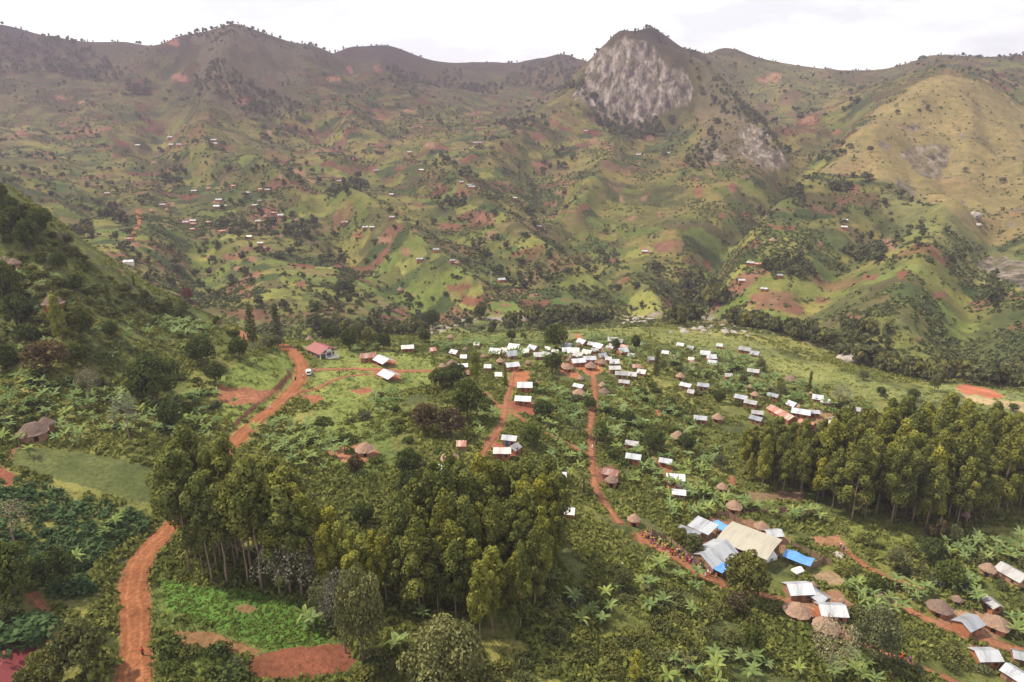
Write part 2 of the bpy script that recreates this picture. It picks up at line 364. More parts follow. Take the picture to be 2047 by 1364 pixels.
# golden hill and other traced covers: (polygon in the picture, range, colour, strength)
COVER = [([(230,1130),(330,1110),(420,1180),(620,1210),(700,1290),(720,1364),(300,1380),(240,1300)], 60, 200, (.110,.150,.040), .9),
         ([(1640,350),(1700,275),(1800,190),(1890,148),(1960,160),(2060,220),(2060,520),(1960,480),(1880,400),(1760,360)], 620, 1200, (.185,.142,.066), .8),
         ([(1760,360),(1880,400),(1960,480),(2060,520),(2060,600),(1940,560),(1850,480),(1760,420)], 500, 800, (.150,.150,.062), .5),
         ([(1330,60),(1450,180),(1580,335),(1560,300),(1400,225),(1395,140)], 900, 1450, (.085,.072,.042), .85),
         ([(1400,215),(1480,230),(1580,335),(1500,345),(1400,330)], 850, 1250, (.105,.078,.050), .7),
         ([(380,60),(470,45),(620,100),(600,230),(480,240),(400,200)], 1150, 1650, (.062,.052,.036), .8),
         ([(1400,105),(1640,138),(1700,180),(1560,260),(1450,180)], 1150, 1900, (.095,.090,.048), .5),
         ([(0,380),(110,455),(330,600),(250,660),(0,560)], 180, 275, (.130,.145,.050), .7),
         ([(30,890),(150,900),(310,935),(312,1015),(240,1000),(120,965),(15,925)], 60, 260, (.076,.092,.034), 1),
         ([(480,720),(580,705),(575,780),(480,850),(430,830),(420,760)], 60, 300, (.150,.190,.050), .9),
         ([(600,690),(860,720),(870,770),(700,800),(600,790),(640,730)], 60, 300, (.165,.195,.055), .85),
         ([(640,790),(800,800),(780,960),(690,960),(600,870)], 60, 300, (.120,.165,.045), .7),
         ([(1750,1030),(1860,1075),(1870,1130),(1760,1120),(1680,1060)], 60, 300, (.170,.190,.050), .9),
         ([(1880,770),(1980,760),(2080,790),(2080,850),(1960,800)], 60, 420, (.170,.200,.070), .9),
         ([(1300,655),(1500,680),(1650,735),(1800,770),(1900,770),(1880,800),(1700,790),(1500,720),(1300,680)], 60, 440, (.165,.180,.065), .7),
         ([(850,660),(1000,640),(1250,645),(1300,670),(1000,690),(860,690)], 60, 480, (.165,.178,.062), .7)]
for pl, y0, y1, cc, st in COVER:
    k = zone(pl, y0, y1)*st*(.75+.25*fine)
    g = lerp(g, C3(*cc)*e(.8+.4*med), e(k))
gold = zone(COVER[1][0], 620, 1200)|zone(COVER[3][0], 900, 1450)
# bare-earth plots traced one by one: (u, v, half width, half height, brightness)
RED = [(1077,330,21,6),(855,290,14,7),(835,255,9,4),(820,222,14,4),(1010,250,16,4),(1085,330,12,4),(1110,245,16,5),(950,228,15,4),(1040,262,9,4),(1225,265,14,4),(1185,282,12,4),(1215,295,14,5),(1295,272,16,6),
       (1165,415,8,7),(1088,412,7,5),(1110,408,8,7),(1148,420,22,3),(1240,400,7,7),(1120,385,9,6),(865,350,10,4),(870,372,14,6),(925,385,10,9),(900,455,24,11),(970,440,20,14),(985,470,14,10),(765,480,16,9),
       (805,505,10,11),(826,458,9,5),(940,600,26,12),(965,600,20,16),(915,575,28,8),(1035,580,22,9),(1075,590,14,4),(1010,610,12,5),(990,625,10,5),(665,615,22,9),(490,590,16,8),(460,575,8,5),(465,515,20,8),
       (505,518,12,6),(480,538,14,5),(360,580,16,12),(310,573,9,5),(600,570,14,6),(420,515,10,4),(690,555,8,6),(640,300,12,5),(595,345,16,5),(625,365,12,5),(560,355,9,4),(530,275,12,4),(490,200,22,10),(345,85,14,10),
       (360,155,20,8),(425,145,10,5),(450,175,14,5),(160,205,8,4),(120,195,10,4),(180,265,22,7),(215,258,14,5),(130,250,10,5),(40,265,10,6),(115,320,8,6),(310,325,10,5),(540,265,10,5),(665,158,18,6),(700,140,8,7),
       (755,140,8,10),(765,235,12,4),(1330,607,9,14),(1290,500,8,4),(1345,465,10,4),(1265,435,8,5),(1320,430,8,4),(1370,330,12,5),(1395,385,8,7),(1440,432,12,6),(1350,490,10,4),(1430,325,8,6),(1487,353,15,4),(1425,350,9,4),
       (1385,358,8,5),(1400,378,10,7),(1465,375,10,8),(1490,430,12,8),(1290,395,8,8),(1550,155,16,12),(1530,160,14,8),(1615,240,20,10),(1670,265,9,7),(1580,230,8,5),(1705,375,20,9),(1685,455,14,5),(1640,490,10,10),
       (1770,488,30,11),(1608,525,14,6),(1565,520,12,5),(1740,555,14,8),(1805,550,14,10),(1640,600,18,7),(1705,635,20,10),(1700,697,18,11),(1690,705,12,6),(1830,680,10,4),(1880,590,16,8),(1415,530,12,8),(1380,520,14,7),
       (1360,545,10,8),(1600,500,10,5),(1550,600,14,6),(1325,560,14,7),(1200,470,9,5),(1170,480,8,4),(1225,520,8,5),(1250,560,9,5),(1130,600,12,4),(700,250,8,4),(430,405,9,3),(340,408,14,3),(375,440,12,3),(540,420,14,4),
       (560,432,14,3),(715,470,8,5),(1145,150,9,4),(560,470,8,4),(270,490,10,4),(245,545,12,8),(800,618,22,6),(740,590,10,4)]
for i, (u, v, a, b) in enumerate(RED):
    p = hit(u, v, GZ, 330.)
    if p is None: continue
    m = (np.abs(GX-p[0]) < 140) & (np.abs(GY-p[1]) < 260)
    th = .5*math.sin(i*2.3); du = U0[m]-u+14*(vnoise(GX[m]/12, GY[m]/12, 300+i)-.5); dv = V0[m]-v+6*(vnoise(GX[m]/12, GY[m]/12, 500+i)-.5)
    q = 1.28*np.maximum(np.abs(du*math.cos(th*.4)+dv*math.sin(th*.4))/a, np.abs(dv*math.cos(th)-du*math.sin(th)*.3)/b)
    k = (1-sstep(.85, 1.1, q))*(np.hypot(GX[m]-p[0], GY[m]-p[1]) < 90)*.92
    cc = lerp(np.array((.145,.058,.042)), np.array((.190,.108,.074)), .5+.5*math.sin(i*7.1))
    g[m] = lerp(g[m], cc, k[:,None])
# near bare plots, gardens and yards: polygons
NEAR = [([(574,735),(584,752),(570,772),(540,795),(500,828),(470,855),(462,850),(495,818),(530,788),(558,765),(572,748)], (.105,.050,.034)),
        ([(480,1345),(500,1315),(560,1298),(640,1290),(695,1284),(712,1318),(690,1345),(620,1360),(520,1364)], (.165,.062,.038)),
        ([(342,1262),(420,1262),(470,1282),(525,1302),(500,1312),(440,1300),(360,1290)], (.185,.105,.055)),
        ([(470,1215),(495,1208),(515,1218),(500,1228),(478,1226)], (.19,.12,.065)),
        ([(430,770),(480,775),(560,782),(520,805),(470,812),(435,800)], (.240,.105,.062)),
        ([(1385,1020),(1548,1018),(1640,1004),(1628,1022),(1560,1026)], (.060,.030,.030)),
        ([(1490,985),(1600,980),(1605,1000),(1500,1004)], (.20,.135,.085)),
        ([(1905,772),(1935,768),(1990,782),(2010,794),(1985,796),(1930,786)], (.36,.125,.075)),
        ([(1910,782),(1985,798),(2060,806),(2060,830),(1990,812),(1930,796)], (.33,.245,.150)),
        ([(1025,742),(1060,745),(1062,760),(1030,775),(1022,790),(1016,770)], (.30,.115,.062)),
        ([(1022,800),(1062,803),(1085,812),(1062,830),(1030,826),(1014,812)], (.235,.085,.055)),
        ([(1145,722),(1195,728),(1205,745),(1180,750),(1150,738)], (.31,.120,.065)),
        ([(1110,738),(1150,742),(1170,760),(1140,757)], (.29,.120,.065)),
        ([(850,985),(905,950),(950,960),(920,985),(870,1000),(835,1000)], (.235,.085,.055)),
        ([(990,885),(1040,890),(1045,912),(1010,920),(985,905)], (.24,.088,.055)),
        ([(1300,790+120),(1340,935),(1365,985),(1335,985),(1318,940)], (.26,.105,.062)),
        ([(1190,935),(1225,930),(1235,962),(1200,968)], (.20,.10,.07)),
        ([(1575,1190),(1680,1180),(1710,1215),(1680,1250),(1620,1240),(1560,1215)], (.27,.150,.098)),
        ([(1870,1240),(1905,1220),(1985,1225),(2010,1260),(1990,1285),(1930,1280),(1885,1262)], (.28,.165,.110)),
        ([(1345,1060),(1420,1035),(1500,1040),(1580,1080),(1560,1110),(1450,1120),(1390,1110)], (.21,.115,.075)),
        ([(1600,815),(1690,830),(1660,850),(1570,838)], (.230,.150,.085)),
        ([(640,892+8),(735,885),(760,905),(740,925),(690,925)], (.27,.130,.080)),
        ([(1960,1135),(2000,1132),(2010,1150),(1970,1158)], (.29,.160,.10)),
        ([(1935,1285),(1990,1300),(1990,1330),(1950,1325)], (.26,.14,.09)),
        ([(745,735),(800,740),(800,760),(770,760),(750,752)], (.28,.115,.065)), ([(740,715),(790,718),(795,730),(750,732)], (.27,.12,.065)),
        ([(700,780),(740,775),(745,785),(720,790)], (.24,.095,.06)), ([(600,790),(640,790),(650,800),(630,808)], (.22,.09,.055)),
        ([(1610,1150),(1660,1140),(1700,1160),(1660,1170)], (.24,.17,.11)), ([(1620,1075),(1680,1068),(1690,1090),(1640,1095)], (.27,.14,.085)),
        ([(1120,670),(1165,668),(1170,677),(1125,680)], (.27,.12,.07)), ([(1310,820),(1330,822),(1330,832),(1312,830)], (.26,.11,.07)),
        ([(0,930),(40,955),(20,975),(-20,950)], (.20,.075,.05)), ([(30,890),(45,880),(20,915),(0,925)], (.27,.12,.08))]
U1, V1, _ = project(GX, GY, GZ)
nearm = GR < 430; bare = np.zeros_like(GX)
un = U1+9*(fbm(GX/3.5, GY/3.5, 3, 80)-.5); vn = V1+7*(fbm(GX/3.5, GY/3.5, 3, 81)-.5)
for pl, cc in NEAR:
    m = poly_mask(un, vn, pl) & nearm
    g[m] = np.array(cc)*(.85+.3*fine[m])[:,None]; bare[m] = 1
# crops
CROP = [(322,1158),(380,1168),(500,1180),(600,1205),(645,1240),(655,1292),(545,1300),(470,1270),(420,1252),(335,1215)]
m = poly_mask(un, vn, CROP) & nearm & (bare < .5); g[m] = (.085,.170,.034)
# gravel bed of the river
RIVER = line_px([(640,668),(760,664),(850,664),(900,650),(950,640),(1100,634),(1240,634),(1300,632),(1400,640),(1500,658),(1600,680),(1700,715),(1800,745),(1900,762),(2060,780)], GZ)
dr = seg_dist(GX, GY, RIVER)
grav = (1-sstep(2.5, 8., dr+6*(med-.5)))
g = lerp(g, C3(.20,.175,.14), e(grav*.9))
GRAV2 = [([(845,668),(900,648),(940,643),(900,658),(860,672)], (.33,.29,.24)), ([(1232,640),(1260,632),(1300,630),(1290,645),(1245,648)], (.36,.30,.25))]
for pl, cc in GRAV2:
    m = zone(pl, 380, 600); g[m] = np.array(cc)*.8
# soil verge along roads and paths
roadd = np.full(GX.shape, 99.)
for nm, c, wd in SHEETS:
    m = (GX > c[:,0].min()-15) & (GX < c[:,0].max()+15) & (GY > c[:,1].min()-15) & (GY < c[:,1].max()+15)
    roadd[m] = np.minimum(roadd[m], seg_dist(GX[m], GY[m], c[::3] if len(c) > 9 else c)-wd/2)
vg = 1-sstep(-.2, 1.0, roadd+1.4*(fine-.5)); g = lerp(g, C3(.26,.105,.062), e(vg*.9))
rock = np.maximum(rock, (sstep(.70, .76, fbm(GX/22, GY/22, 4, 90))*.8)*zone([(1640,350),(1800,250),(2060,260),(2060,560),(1800,400)], 560, 1100))

# ------------------------------------------------------------------ mesh + material helpers
def new_mesh(name, V, F, mat=None, smooth=False, cols=None, attr=None):
    """V (n,3), F (m,k) array or list of lists"""
    me = bpy.data.meshes.new(name); V = np.ascontiguousarray(V, np.float32)
    if isinstance(F, np.ndarray):
        k = F.shape[1]; m = F.shape[0]
        me.vertices.add(len(V)); me.vertices.foreach_set("co", V.ravel())
        me.loops.add(m*k); me.loops.foreach_set("vertex_index", np.ascontiguousarray(F, np.int32).ravel())
        me.polygons.add(m); me.polygons.foreach_set("loop_start", np.arange(0, m*k, k, dtype=np.int32))
        me.update(calc_edges=True)
    else:
        me.from_pydata([tuple(v) for v in V], [], F); me.update()
    if smooth: me.polygons.foreach_set("use_smooth", np.ones(len(me.polygons), bool))
    if cols is not None:
        a = me.color_attributes.new("cover", 'FLOAT_COLOR', 'POINT'); c = np.ones((len(V), 4), np.float32); c[:, :3] = cols; a.data.foreach_set("color", c.ravel())
    for nme, val in (attr or {}).items():
        a = me.attributes.new(nme, 'FLOAT', 'POINT'); a.data.foreach_set("value", np.ascontiguousarray(val, np.float32))
    if mat: me.materials.append(mat)
    return me
def add(name, me, parent=None, loc=None, rz=0., sc=None):
    o = bpy.data.objects.new(name, me); COL.objects.link(o)
    if parent: o.parent = parent
    if loc is not None: o.location = loc
    if rz: o.rotation_euler = (0, 0, rz)
    if sc is not None: o.scale = sc
    return o
def material(name, rough=.9, spec=.2):
    m = bpy.data.materials.new(name); m.use_nodes = True; nt = m.node_tree; b = nt.nodes['Principled BSDF']
    b.inputs['Roughness'].default_value = rough; b.inputs['Specular IOR Level'].default_value = spec
    return m, nt, b
def noise_n(nt, scale, detail=5, rough=.6, coord='Object', vec=None):
    t = N(nt, 'ShaderNodeTexCoord'); n = N(nt, 'ShaderNodeTexNoise'); n.inputs['Scale'].default_value = scale; n.inputs['Detail'].default_value = detail; n.inputs['Roughness'].default_value = rough
    nt.links.new(vec or t.outputs[coord], n.inputs['Vector']); return n
def ramp_n(nt, src, stops):
    r = N(nt, 'ShaderNodeValToRGB'); el = r.color_ramp.elements
    while len(el) < len(stops): el.new(.5)
    for x, (p, c) in zip(el, stops): x.position = p; x.color = (*c, 1) if len(c) == 3 else c
    nt.links.new(src, r.inputs[0]); return r
def mix_n(nt, f, a, b, mode='MIX'):
    m = N(nt, 'ShaderNodeMixRGB', blend_type=mode)
    for s, v in ((0, f), (1, a), (2, b)):
        if isinstance(v, (int, float)): m.inputs[s].default_value = v
        elif isinstance(v, tuple): m.inputs[s].default_value = (*v, 1)
        else: nt.links.new(v, m.inputs[s])
    return m
def bump_n(nt, b, src, strength, dist):
    u = N(nt, 'ShaderNodeBump'); u.inputs['Strength'].default_value = strength; u.inputs['Distance'].default_value = dist
    nt.links.new(src, u.inputs['Height']); nt.links.new(u.outputs[0], b.inputs['Normal']); return u

# ground
mat_ground, nt, b = material("ground", .95, .1)
at = N(nt, 'ShaderNodeAttribute', attribute_name="cover"); rk = N(nt, 'ShaderNodeAttribute', attribute_name="rock")
n1 = noise_n(nt, .9, 6, .7); n2 = noise_n(nt, .12, 5, .65)
f1 = ramp_n(nt, n1.outputs[0], [(.3, (.62,.64,.62)), (.7, (1.34,1.33,1.3))]); f2 = ramp_n(nt, n2.outputs[0], [(.32, (.72,.76,.72)), (.68, (1.26,1.22,1.22))])
c1 = mix_n(nt, 1., at.outputs[0], f1.outputs[0], 'MULTIPLY'); c2 = mix_n(nt, 1., c1.outputs[0], f2.outputs[0], 'MULTIPLY')
tcn = N(nt, 'ShaderNodeTexCoord'); mpn = N(nt, 'ShaderNodeMapping'); mpn.inputs['Scale'].default_value = (.10,.07,.011); mpn.inputs['Rotation'].default_value = (0, R(14), 0)
nt.links.new(tcn.outputs['Object'], mpn.inputs[0])
rn = noise_n(nt, 1., 9, .72, vec=mpn.outputs[0])
rc = ramp_n(nt, rn.outputs[0], [(.41, (.028,.024,.022)), (.48, (.080,.066,.055)), (.54, (.165,.138,.122)), (.67, (.32,.28,.265))])
rn2 = noise_n(nt, .075, 8, .75); rm = ramp_n(nt, rn2.outputs[0], [(.40, (0,0,0)), (.48, (1,1,1))])
rmm = mix_n(nt, 1., rk.outputs['Fac'], rm.outputs[0], 'MULTIPLY')
rgr = mix_n(nt, rk.outputs['Fac'], c2.outputs[0], mix_n(nt, 1., (.095,.082,.045), f2.outputs[0], 'MULTIPLY').outputs[0])
GAIN = .92
fin = mix_n(nt, rmm.outputs[0], rgr.outputs[0], rc.outputs[0]); nt.links.new(fin.outputs[0], b.inputs['Base Color'])
bm_ = mix_n(nt, 1., n1.outputs[0], n2.outputs[0], 'ADD'); bump_n(nt, b, bm_.outputs[0], .6, 1.6)
ii = np.arange((NR-1)*NA).reshape(NR-1, NA)[:, :-1].ravel()
F = np.c_[ii, ii+1, ii+NA+1, ii+NA]
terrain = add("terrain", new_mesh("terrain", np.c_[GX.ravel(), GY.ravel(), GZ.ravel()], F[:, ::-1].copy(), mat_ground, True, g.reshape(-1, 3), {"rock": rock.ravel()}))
terrain["kind"] = "structure"
def gz(x, y): return height(np.asarray(x, float), np.asarray(y, float), GZ)
def at(u, v, r0=45.):
    p = hit(u, v, GZ, r0)
    if p is None: p = hit(u, v+8, GZ, r0)
    return Vector((p[0], p[1], float(gz(p[0], p[1])))) if p else None
# ------------------------------------------------------------------ labels: each thing is told from its likes by the landmarks it stands between
MARKS = [(645,697,"blue-doored hall"),(617,743,"white car"),(772,728,"open sheds"),(949,725,"yellow-green lone tree"),(1112,665,"tall dark tree"),(1186,800,"village path"),
         (1490,1080,"beige-roofed compound"),(600,1060,"roadside grove"),(960,1080,"roadside grove"),(1750,950,"big plantation"),(1960,785,"red pitch"),(1606,822,"long brick house"),(480,1240,"bean field"),
         (170,950,"brown stubble field"),(1313,727,"leaning dark tree"),(1166,938,"oil palm"),(890,652,"river gravel"),(100,710,"rust-brown bush"),(1630,1190,"tin-roofed trio"),(1932,1240,"yard house"),
         (1270,160,"rocky cliff"),(1880,230,"golden hill"),(470,80,"pointed peak"),(100,120,"ridge wood"),(545,430,"hillside hamlet"),(985,565,"white dead trunk"),(1727,500,"dark round wood"),
         (1405,585,"riverside wood"),(860,150,"saddle wood"),(1046,795,"orange-walled house"),(90,850,"dark thatch huts"),(1484,1142,"dark compound tree"),(271,1230,"red road"),(505,840,"red road"),
         (1520,300,"bare rock ridge"),(1270,640,"boulder bed"),(2010,530,"lower crag"),(60,420,"near hillside"),(531,640,"poplar pair"),(1700,700,"red clearing"),(720,1220,"pale-tipped tree"),(1019,880,"village yard"),
         (250,520,"lone white house"),(930,365,"red-earth homestead"),(430,280,"upper homestead"),(892,930,"tin and thatch farmstead"),(1349,960,"white-walled pair"),(1350,1180,"queue path"),(60,1258,"round bush"),(720,320,"upper fields"),
         (1330,303,"lone shed"),(1100,340,"red terrace"),(1080,230,"high valley"),(1690,454,"slope hut"),(1500,526,"roadless hamlet"),(1180,1340,"lower thicket"),(1850,1060,"plantation edge")]
ORD = "first second third fourth fifth sixth seventh eighth ninth tenth eleventh twelfth thirteenth fourteenth fifteenth sixteenth seventeenth eighteenth nineteenth twentieth".split()
TENS = {2: "twenty", 3: "thirty", 4: "forty", 5: "fifty", 6: "sixty", 7: "seventy", 8: "eighty", 9: "ninety"}
def ordinal(n):
    if n <= 20: return ORD[n-1]
    t, k = divmod(n, 10)
    return (TENS[t]+"-"+ORD[k-1]) if k else TENS[t][:-1]+"ieth"
PEND = []
def tag(o, look, cat, group=None, fixed=False):
    """look: what it looks like; unless fixed, where it stands is added once everything is built"""
    o["category"] = cat; o["label"] = look
    if group: o["group"] = group
    if not fixed: PEND.append(o)
    return o
def finish_labels():
    by = {}
    for o in PEND:
        p = o.matrix_world.translation if o.parent else o.location
        u, v, f = project(p.x, p.y, p.z)
        dl = [(math.hypot(u-a, 1.7*(v-b)), a, nm) for a, b, nm in MARKS]
        A = min([d for d in dl if d[1] <= u] or [min(dl)]); Bq = [d for d in dl if d[1] > u and d[2] != A[2]]; B = min(Bq) if Bq else None
        two = f"between {A[2]} and {B[2]}" if B and B[0] < 6*A[0]+60 else f"beside the {A[2]}"
        if len(o["label"].split())+len(two.split())+2+len(A[2].split()) > 16: two = f"near {A[2]}"
        by.setdefault((o["label"], two, A[2]), []).append((A[0], o))
    for (look, two, a), l in by.items():
        l.sort(key=lambda q: q[0])
        for i, (d, o) in enumerate(l):
            o["label"] = f"{look} {two}" + ("" if len(l) == 1 else f", {ordinal(i+1)} from {a}")

# ------------------------------------------------------------------ materials of things
def leaf_mat(name, dark, light, trans=.3, hue=.16):
    m = bpy.data.materials.new(name); m.use_nodes = True; nt = m.node_tree; nt.nodes.clear()
    o = N(nt, 'ShaderNodeOutputMaterial'); d = N(nt, 'ShaderNodeBsdfDiffuse'); t = N(nt, 'ShaderNodeBsdfTranslucent'); ms = N(nt, 'ShaderNodeMixShader'); ms.inputs[0].default_value = trans
    a = N(nt, 'ShaderNodeAttribute', attribute_name="tint"); c = mix_n(nt, a.outputs['Fac'], dark, light)
    oi = N(nt, 'ShaderNodeObjectInfo'); rr = ramp_n(nt, oi.outputs['Random'], [(0, (1-hue*.9, 1-hue*.6, 1-hue*.2)), (.5, (1, 1, 1)), (1, (1+hue*1.5, 1+hue, 1-hue*.5))])
    c2 = mix_n(nt, 1., c.outputs[0], rr.outputs[0], 'MULTIPLY')
    for s in (d, t): nt.links.new(c2.outputs[0], s.inputs[0])
    nt.links.new(d.outputs[0], ms.inputs[1]); nt.links.new(t.outputs[0], ms.inputs[2]); nt.links.new(ms.outputs[0], o.inputs[0]); return m
def plain_mat(name, base, var=.25, scale=3., rough=.9, spec=.2, bump=0., stretch=None, metal=0.):
    m, nt, b = material(name, rough, spec); b.inputs['Metallic'].default_value = metal
    vec = None
    if stretch:
        t = N(nt, 'ShaderNodeTexCoord'); mp = N(nt, 'ShaderNodeMapping'); mp.inputs['Scale'].default_value = stretch; nt.links.new(t.outputs['Object'], mp.inputs[0]); vec = mp.outputs[0]
    n = noise_n(nt, scale, 5, .65, vec=vec); oi = N(nt, 'ShaderNodeObjectInfo')
    r = ramp_n(nt, n.outputs[0], [(.28, tuple(c*(1-var) for c in base)), (.72, tuple(min(.95, c*(1+var)) for c in base))])
    o = ramp_n(nt, oi.outputs['Random'], [(0, (.84,.84,.86)), (1, (1.12,1.1,1.08))])
    c = mix_n(nt, 1., r.outputs[0], o.outputs[0], 'MULTIPLY'); nt.links.new(c.outputs[0], b.inputs['Base Color'])
    if bump: bump_n(nt, b, n.outputs[0], .6, bump)
    return m
M = {}
M['euc'] = leaf_mat("eucalyptus_leaves", (.058,.074,.021), (.235,.240,.062))
M['euc2'] = leaf_mat("young_eucalyptus_leaves", (.100,.116,.024), (.310,.300,.062))
M['broad'] = leaf_mat("broad_leaves", (.036,.054,.018), (.110,.135,.040))
M['olive'] = leaf_mat("olive_leaves", (.060,.070,.026), (.150,.155,.055))
M['brown'] = leaf_mat("rusty_leaves", (.070,.058,.032), (.165,.130,.070))
M['grey'] = leaf_mat("grey_green_leaves", (.056,.068,.030), (.175,.180,.090), .2)
M['red'] = leaf_mat("red_leaves", (.11,.035,.02), (.22,.08,.04))
M['dry'] = leaf_mat("bare_twigs", (.15,.135,.10), (.30,.27,.20), .1)
M['banana'] = leaf_mat("banana_leaves", (.085,.135,.042), (.240,.295,.115), .35)
M['palm'] = leaf_mat("palm_fronds", (.060,.078,.026), (.150,.165,.060))
M['weed'] = leaf_mat("weeds", (.082,.100,.027), (.235,.242,.068), .3, 0)
M['grass'] = leaf_mat("grass_blades", (.090,.130,.032), (.205,.225,.072), .35, 0)
M['cassava'] = leaf_mat("cassava_leaves", (.036,.066,.026), (.090,.140,.058), .3, 0)
M['bean'] = leaf_mat("bean_leaves", (.085,.118,.024), (.165,.205,.052), .3, 0)
M['shrub'] = leaf_mat("shrub_leaves", (.060,.076,.030), (.180,.195,.080), .25, 0)
M['fartree'] = leaf_mat("distant_tree_leaves", (.052,.064,.028), (.150,.152,.066), .2, .25)
M['bark'] = plain_mat("bark", (.24,.18,.135), .35, 1.2); M['darkbark'] = plain_mat("dark_bark", (.12,.09,.07), .35, 2.)
M['mud'] = plain_mat("mud_wall", (.33,.135,.070), .22, 1.4); M['mudbrown'] = plain_mat("brown_mud_wall", (.30,.175,.110), .22, 1.4)
M['limewash'] = plain_mat("limewash", (.72,.68,.62), .08, 1.)
M['thatch'] = plain_mat("thatch", (.240,.160,.122), .38, 2.6, .95, .1, .12); M['oldthatch'] = plain_mat("old_thatch", (.165,.115,.095), .4, 2.6, .95, .1, .12)
M['wood'] = plain_mat("timber", (.16,.10,.07), .3, 3.); M['reed'] = plain_mat("reeds", (.25,.17,.115), .45, 2., stretch=(4, 4, .4))
def sheet_mat(name, base, streak, rough=.42, metal=.25):
    m, nt, b = material(name, rough, .5); b.inputs['Metallic'].default_value = metal
    t = N(nt, 'ShaderNodeTexCoord'); sp = N(nt, 'ShaderNodeMapping'); sp.inputs['Scale'].default_value = (1.15, .12, .12); nt.links.new(t.outputs['Object'], sp.inputs[0])
    n = noise_n(nt, 1., 3, .7, vec=sp.outputs[0]); r = ramp_n(nt, n.outputs[0], [(.36, streak), (.52, base)])
    oi = N(nt, 'ShaderNodeObjectInfo'); o = ramp_n(nt, oi.outputs['Random'], [(0, (.62,.64,.68)), (1, (1.2,1.2,1.2))]); c = mix_n(nt, 1., r.outputs[0], o.outputs[0], 'MULTIPLY')
    nt.links.new(c.outputs[0], b.inputs['Base Color'])
    wv = N(nt, 'ShaderNodeTexWave'); wv.inputs['Scale'].default_value = 4.2; nt.links.new(t.outputs['Object'], wv.inputs['Vector']); bump_n(nt, b, wv.outputs['Fac'], .5, .03); return m
M['tin'] = sheet_mat("zinc_sheets", (.36,.375,.41), (.21,.22,.25)); M['oldtin'] = sheet_mat("weathered_zinc_sheets", (.30,.30,.31), (.20,.18,.17))
M['rust'] = sheet_mat("rusty_sheets", (.27,.105,.075), (.46,.36,.33), .7, .05); M['redtin'] = sheet_mat("painted_red_sheets", (.165,.026,.030), (.135,.022,.025), .5, 0)
M['beige'] = sheet_mat("beige_sheets", (.43,.395,.32), (.36,.33,.265), .7, 0)
M['blue'] = plain_mat("blue_tarpaulin", (.09,.25,.62), .25, .7, .45, .5); M['white'] = plain_mat("white_canvas", (.78,.78,.78), .06, 1., .7)
M['bluedoor'] = plain_mat("blue_paint", (.03,.15,.36), .15, 1., .6); M['dark'] = plain_mat("dark_opening", (.025,.02,.018), .2, 1.); M['door'] = plain_mat("door_planks", (.14,.075,.045), .3, 2.)
M['stone'] = plain_mat("boulder_stone", (.27,.24,.22), .35, .8, .9, .2, .1)
def flat(name, c, rough=.6, **k): return plain_mat(name, c, .05, 1., rough, .4, **k)

# ------------------------------------------------------------------ mesh builder
class MB:
    def __init__(s): s.v = []; s.f = []
    def add(s, vs, fs):
        k = len(s.v); s.v += [tuple(v) for v in vs]; s.f += [[i+k for i in f] for f in fs]; return s
    def box(s, x0, x1, y0, y1, z0, z1):
        return s.add([(x0,y0,z0),(x1,y0,z0),(x1,y1,z0),(x0,y1,z0),(x0,y0,z1),(x1,y0,z1),(x1,y1,z1),(x0,y1,z1)], [(0,3,2,1),(4,5,6,7),(0,1,5,4),(1,2,6,5),(2,3,7,6),(3,0,4,7)])
    def slab(s, q, t):
        """quad q (4 points, counter-clockwise from above) given a thickness t downwards"""
        a = [Vector(p) for p in q]; n = (a[1]-a[0]).cross(a[2]-a[0]).normalized()*t
        return s.add(a+[p-n for p in a], [(0,1,2,3),(7,6,5,4),(0,4,5,1),(1,5,6,2),(2,6,7,3),(3,7,4,0)])
    def tube(s, pts, rad, k=7, cap=True):
        b = len(s.v); n = len(pts); P_ = [Vector(p) for p in pts]
        for i, p in enumerate(P_):
            t = (P_[min(i+1, n-1)]-P_[max(i-1, 0)]).normalized(); x = t.orthogonal().normalized(); y = t.cross(x)
            if i and x.dot(px_) < 0: x, y = -x, -y
            px_ = x
            for j in range(k):
                a = 2*math.pi*j/k; s.v.append(tuple(p+(x*math.cos(a)+y*math.sin(a))*rad[i]))
        for i in range(n-1):
            for j in range(k): s.f.append([b+i*k+j, b+i*k+(j+1)%k, b+(i+1)*k+(j+1)%k, b+(i+1)*k+j])
        if cap: s.f.append([b+j for j in reversed(range(k))]); s.f.append([b+(n-1)*k+j for j in range(k)])
        return s
    def mesh(s, name, mat, smooth=False): return new_mesh(name, np.array(s.v), s.f, mat, smooth)
    def put(s, name, mat, parent=None, smooth=False, **k): return add(name, s.mesh(name, mat, smooth), parent, **k)
def empty(name, loc, rz=0.):
    o = bpy.data.objects.new(name, None); COL.objects.link(o); o.location = loc; o.rotation_euler = (0, 0, rz); o.empty_display_size = .5; return o
def copy_thing(src, loc, rz, sc):
    r = src.copy(); COL.objects.link(r); r.location = loc; r.rotation_euler = (0, 0, rz); r.scale = sc
    for ch in list(src.children):
        c = ch.copy(); COL.objects.link(c); c.parent = r
        for g_ in ch.children:
            d = g_.copy(); COL.objects.link(d); d.parent = c
    return r

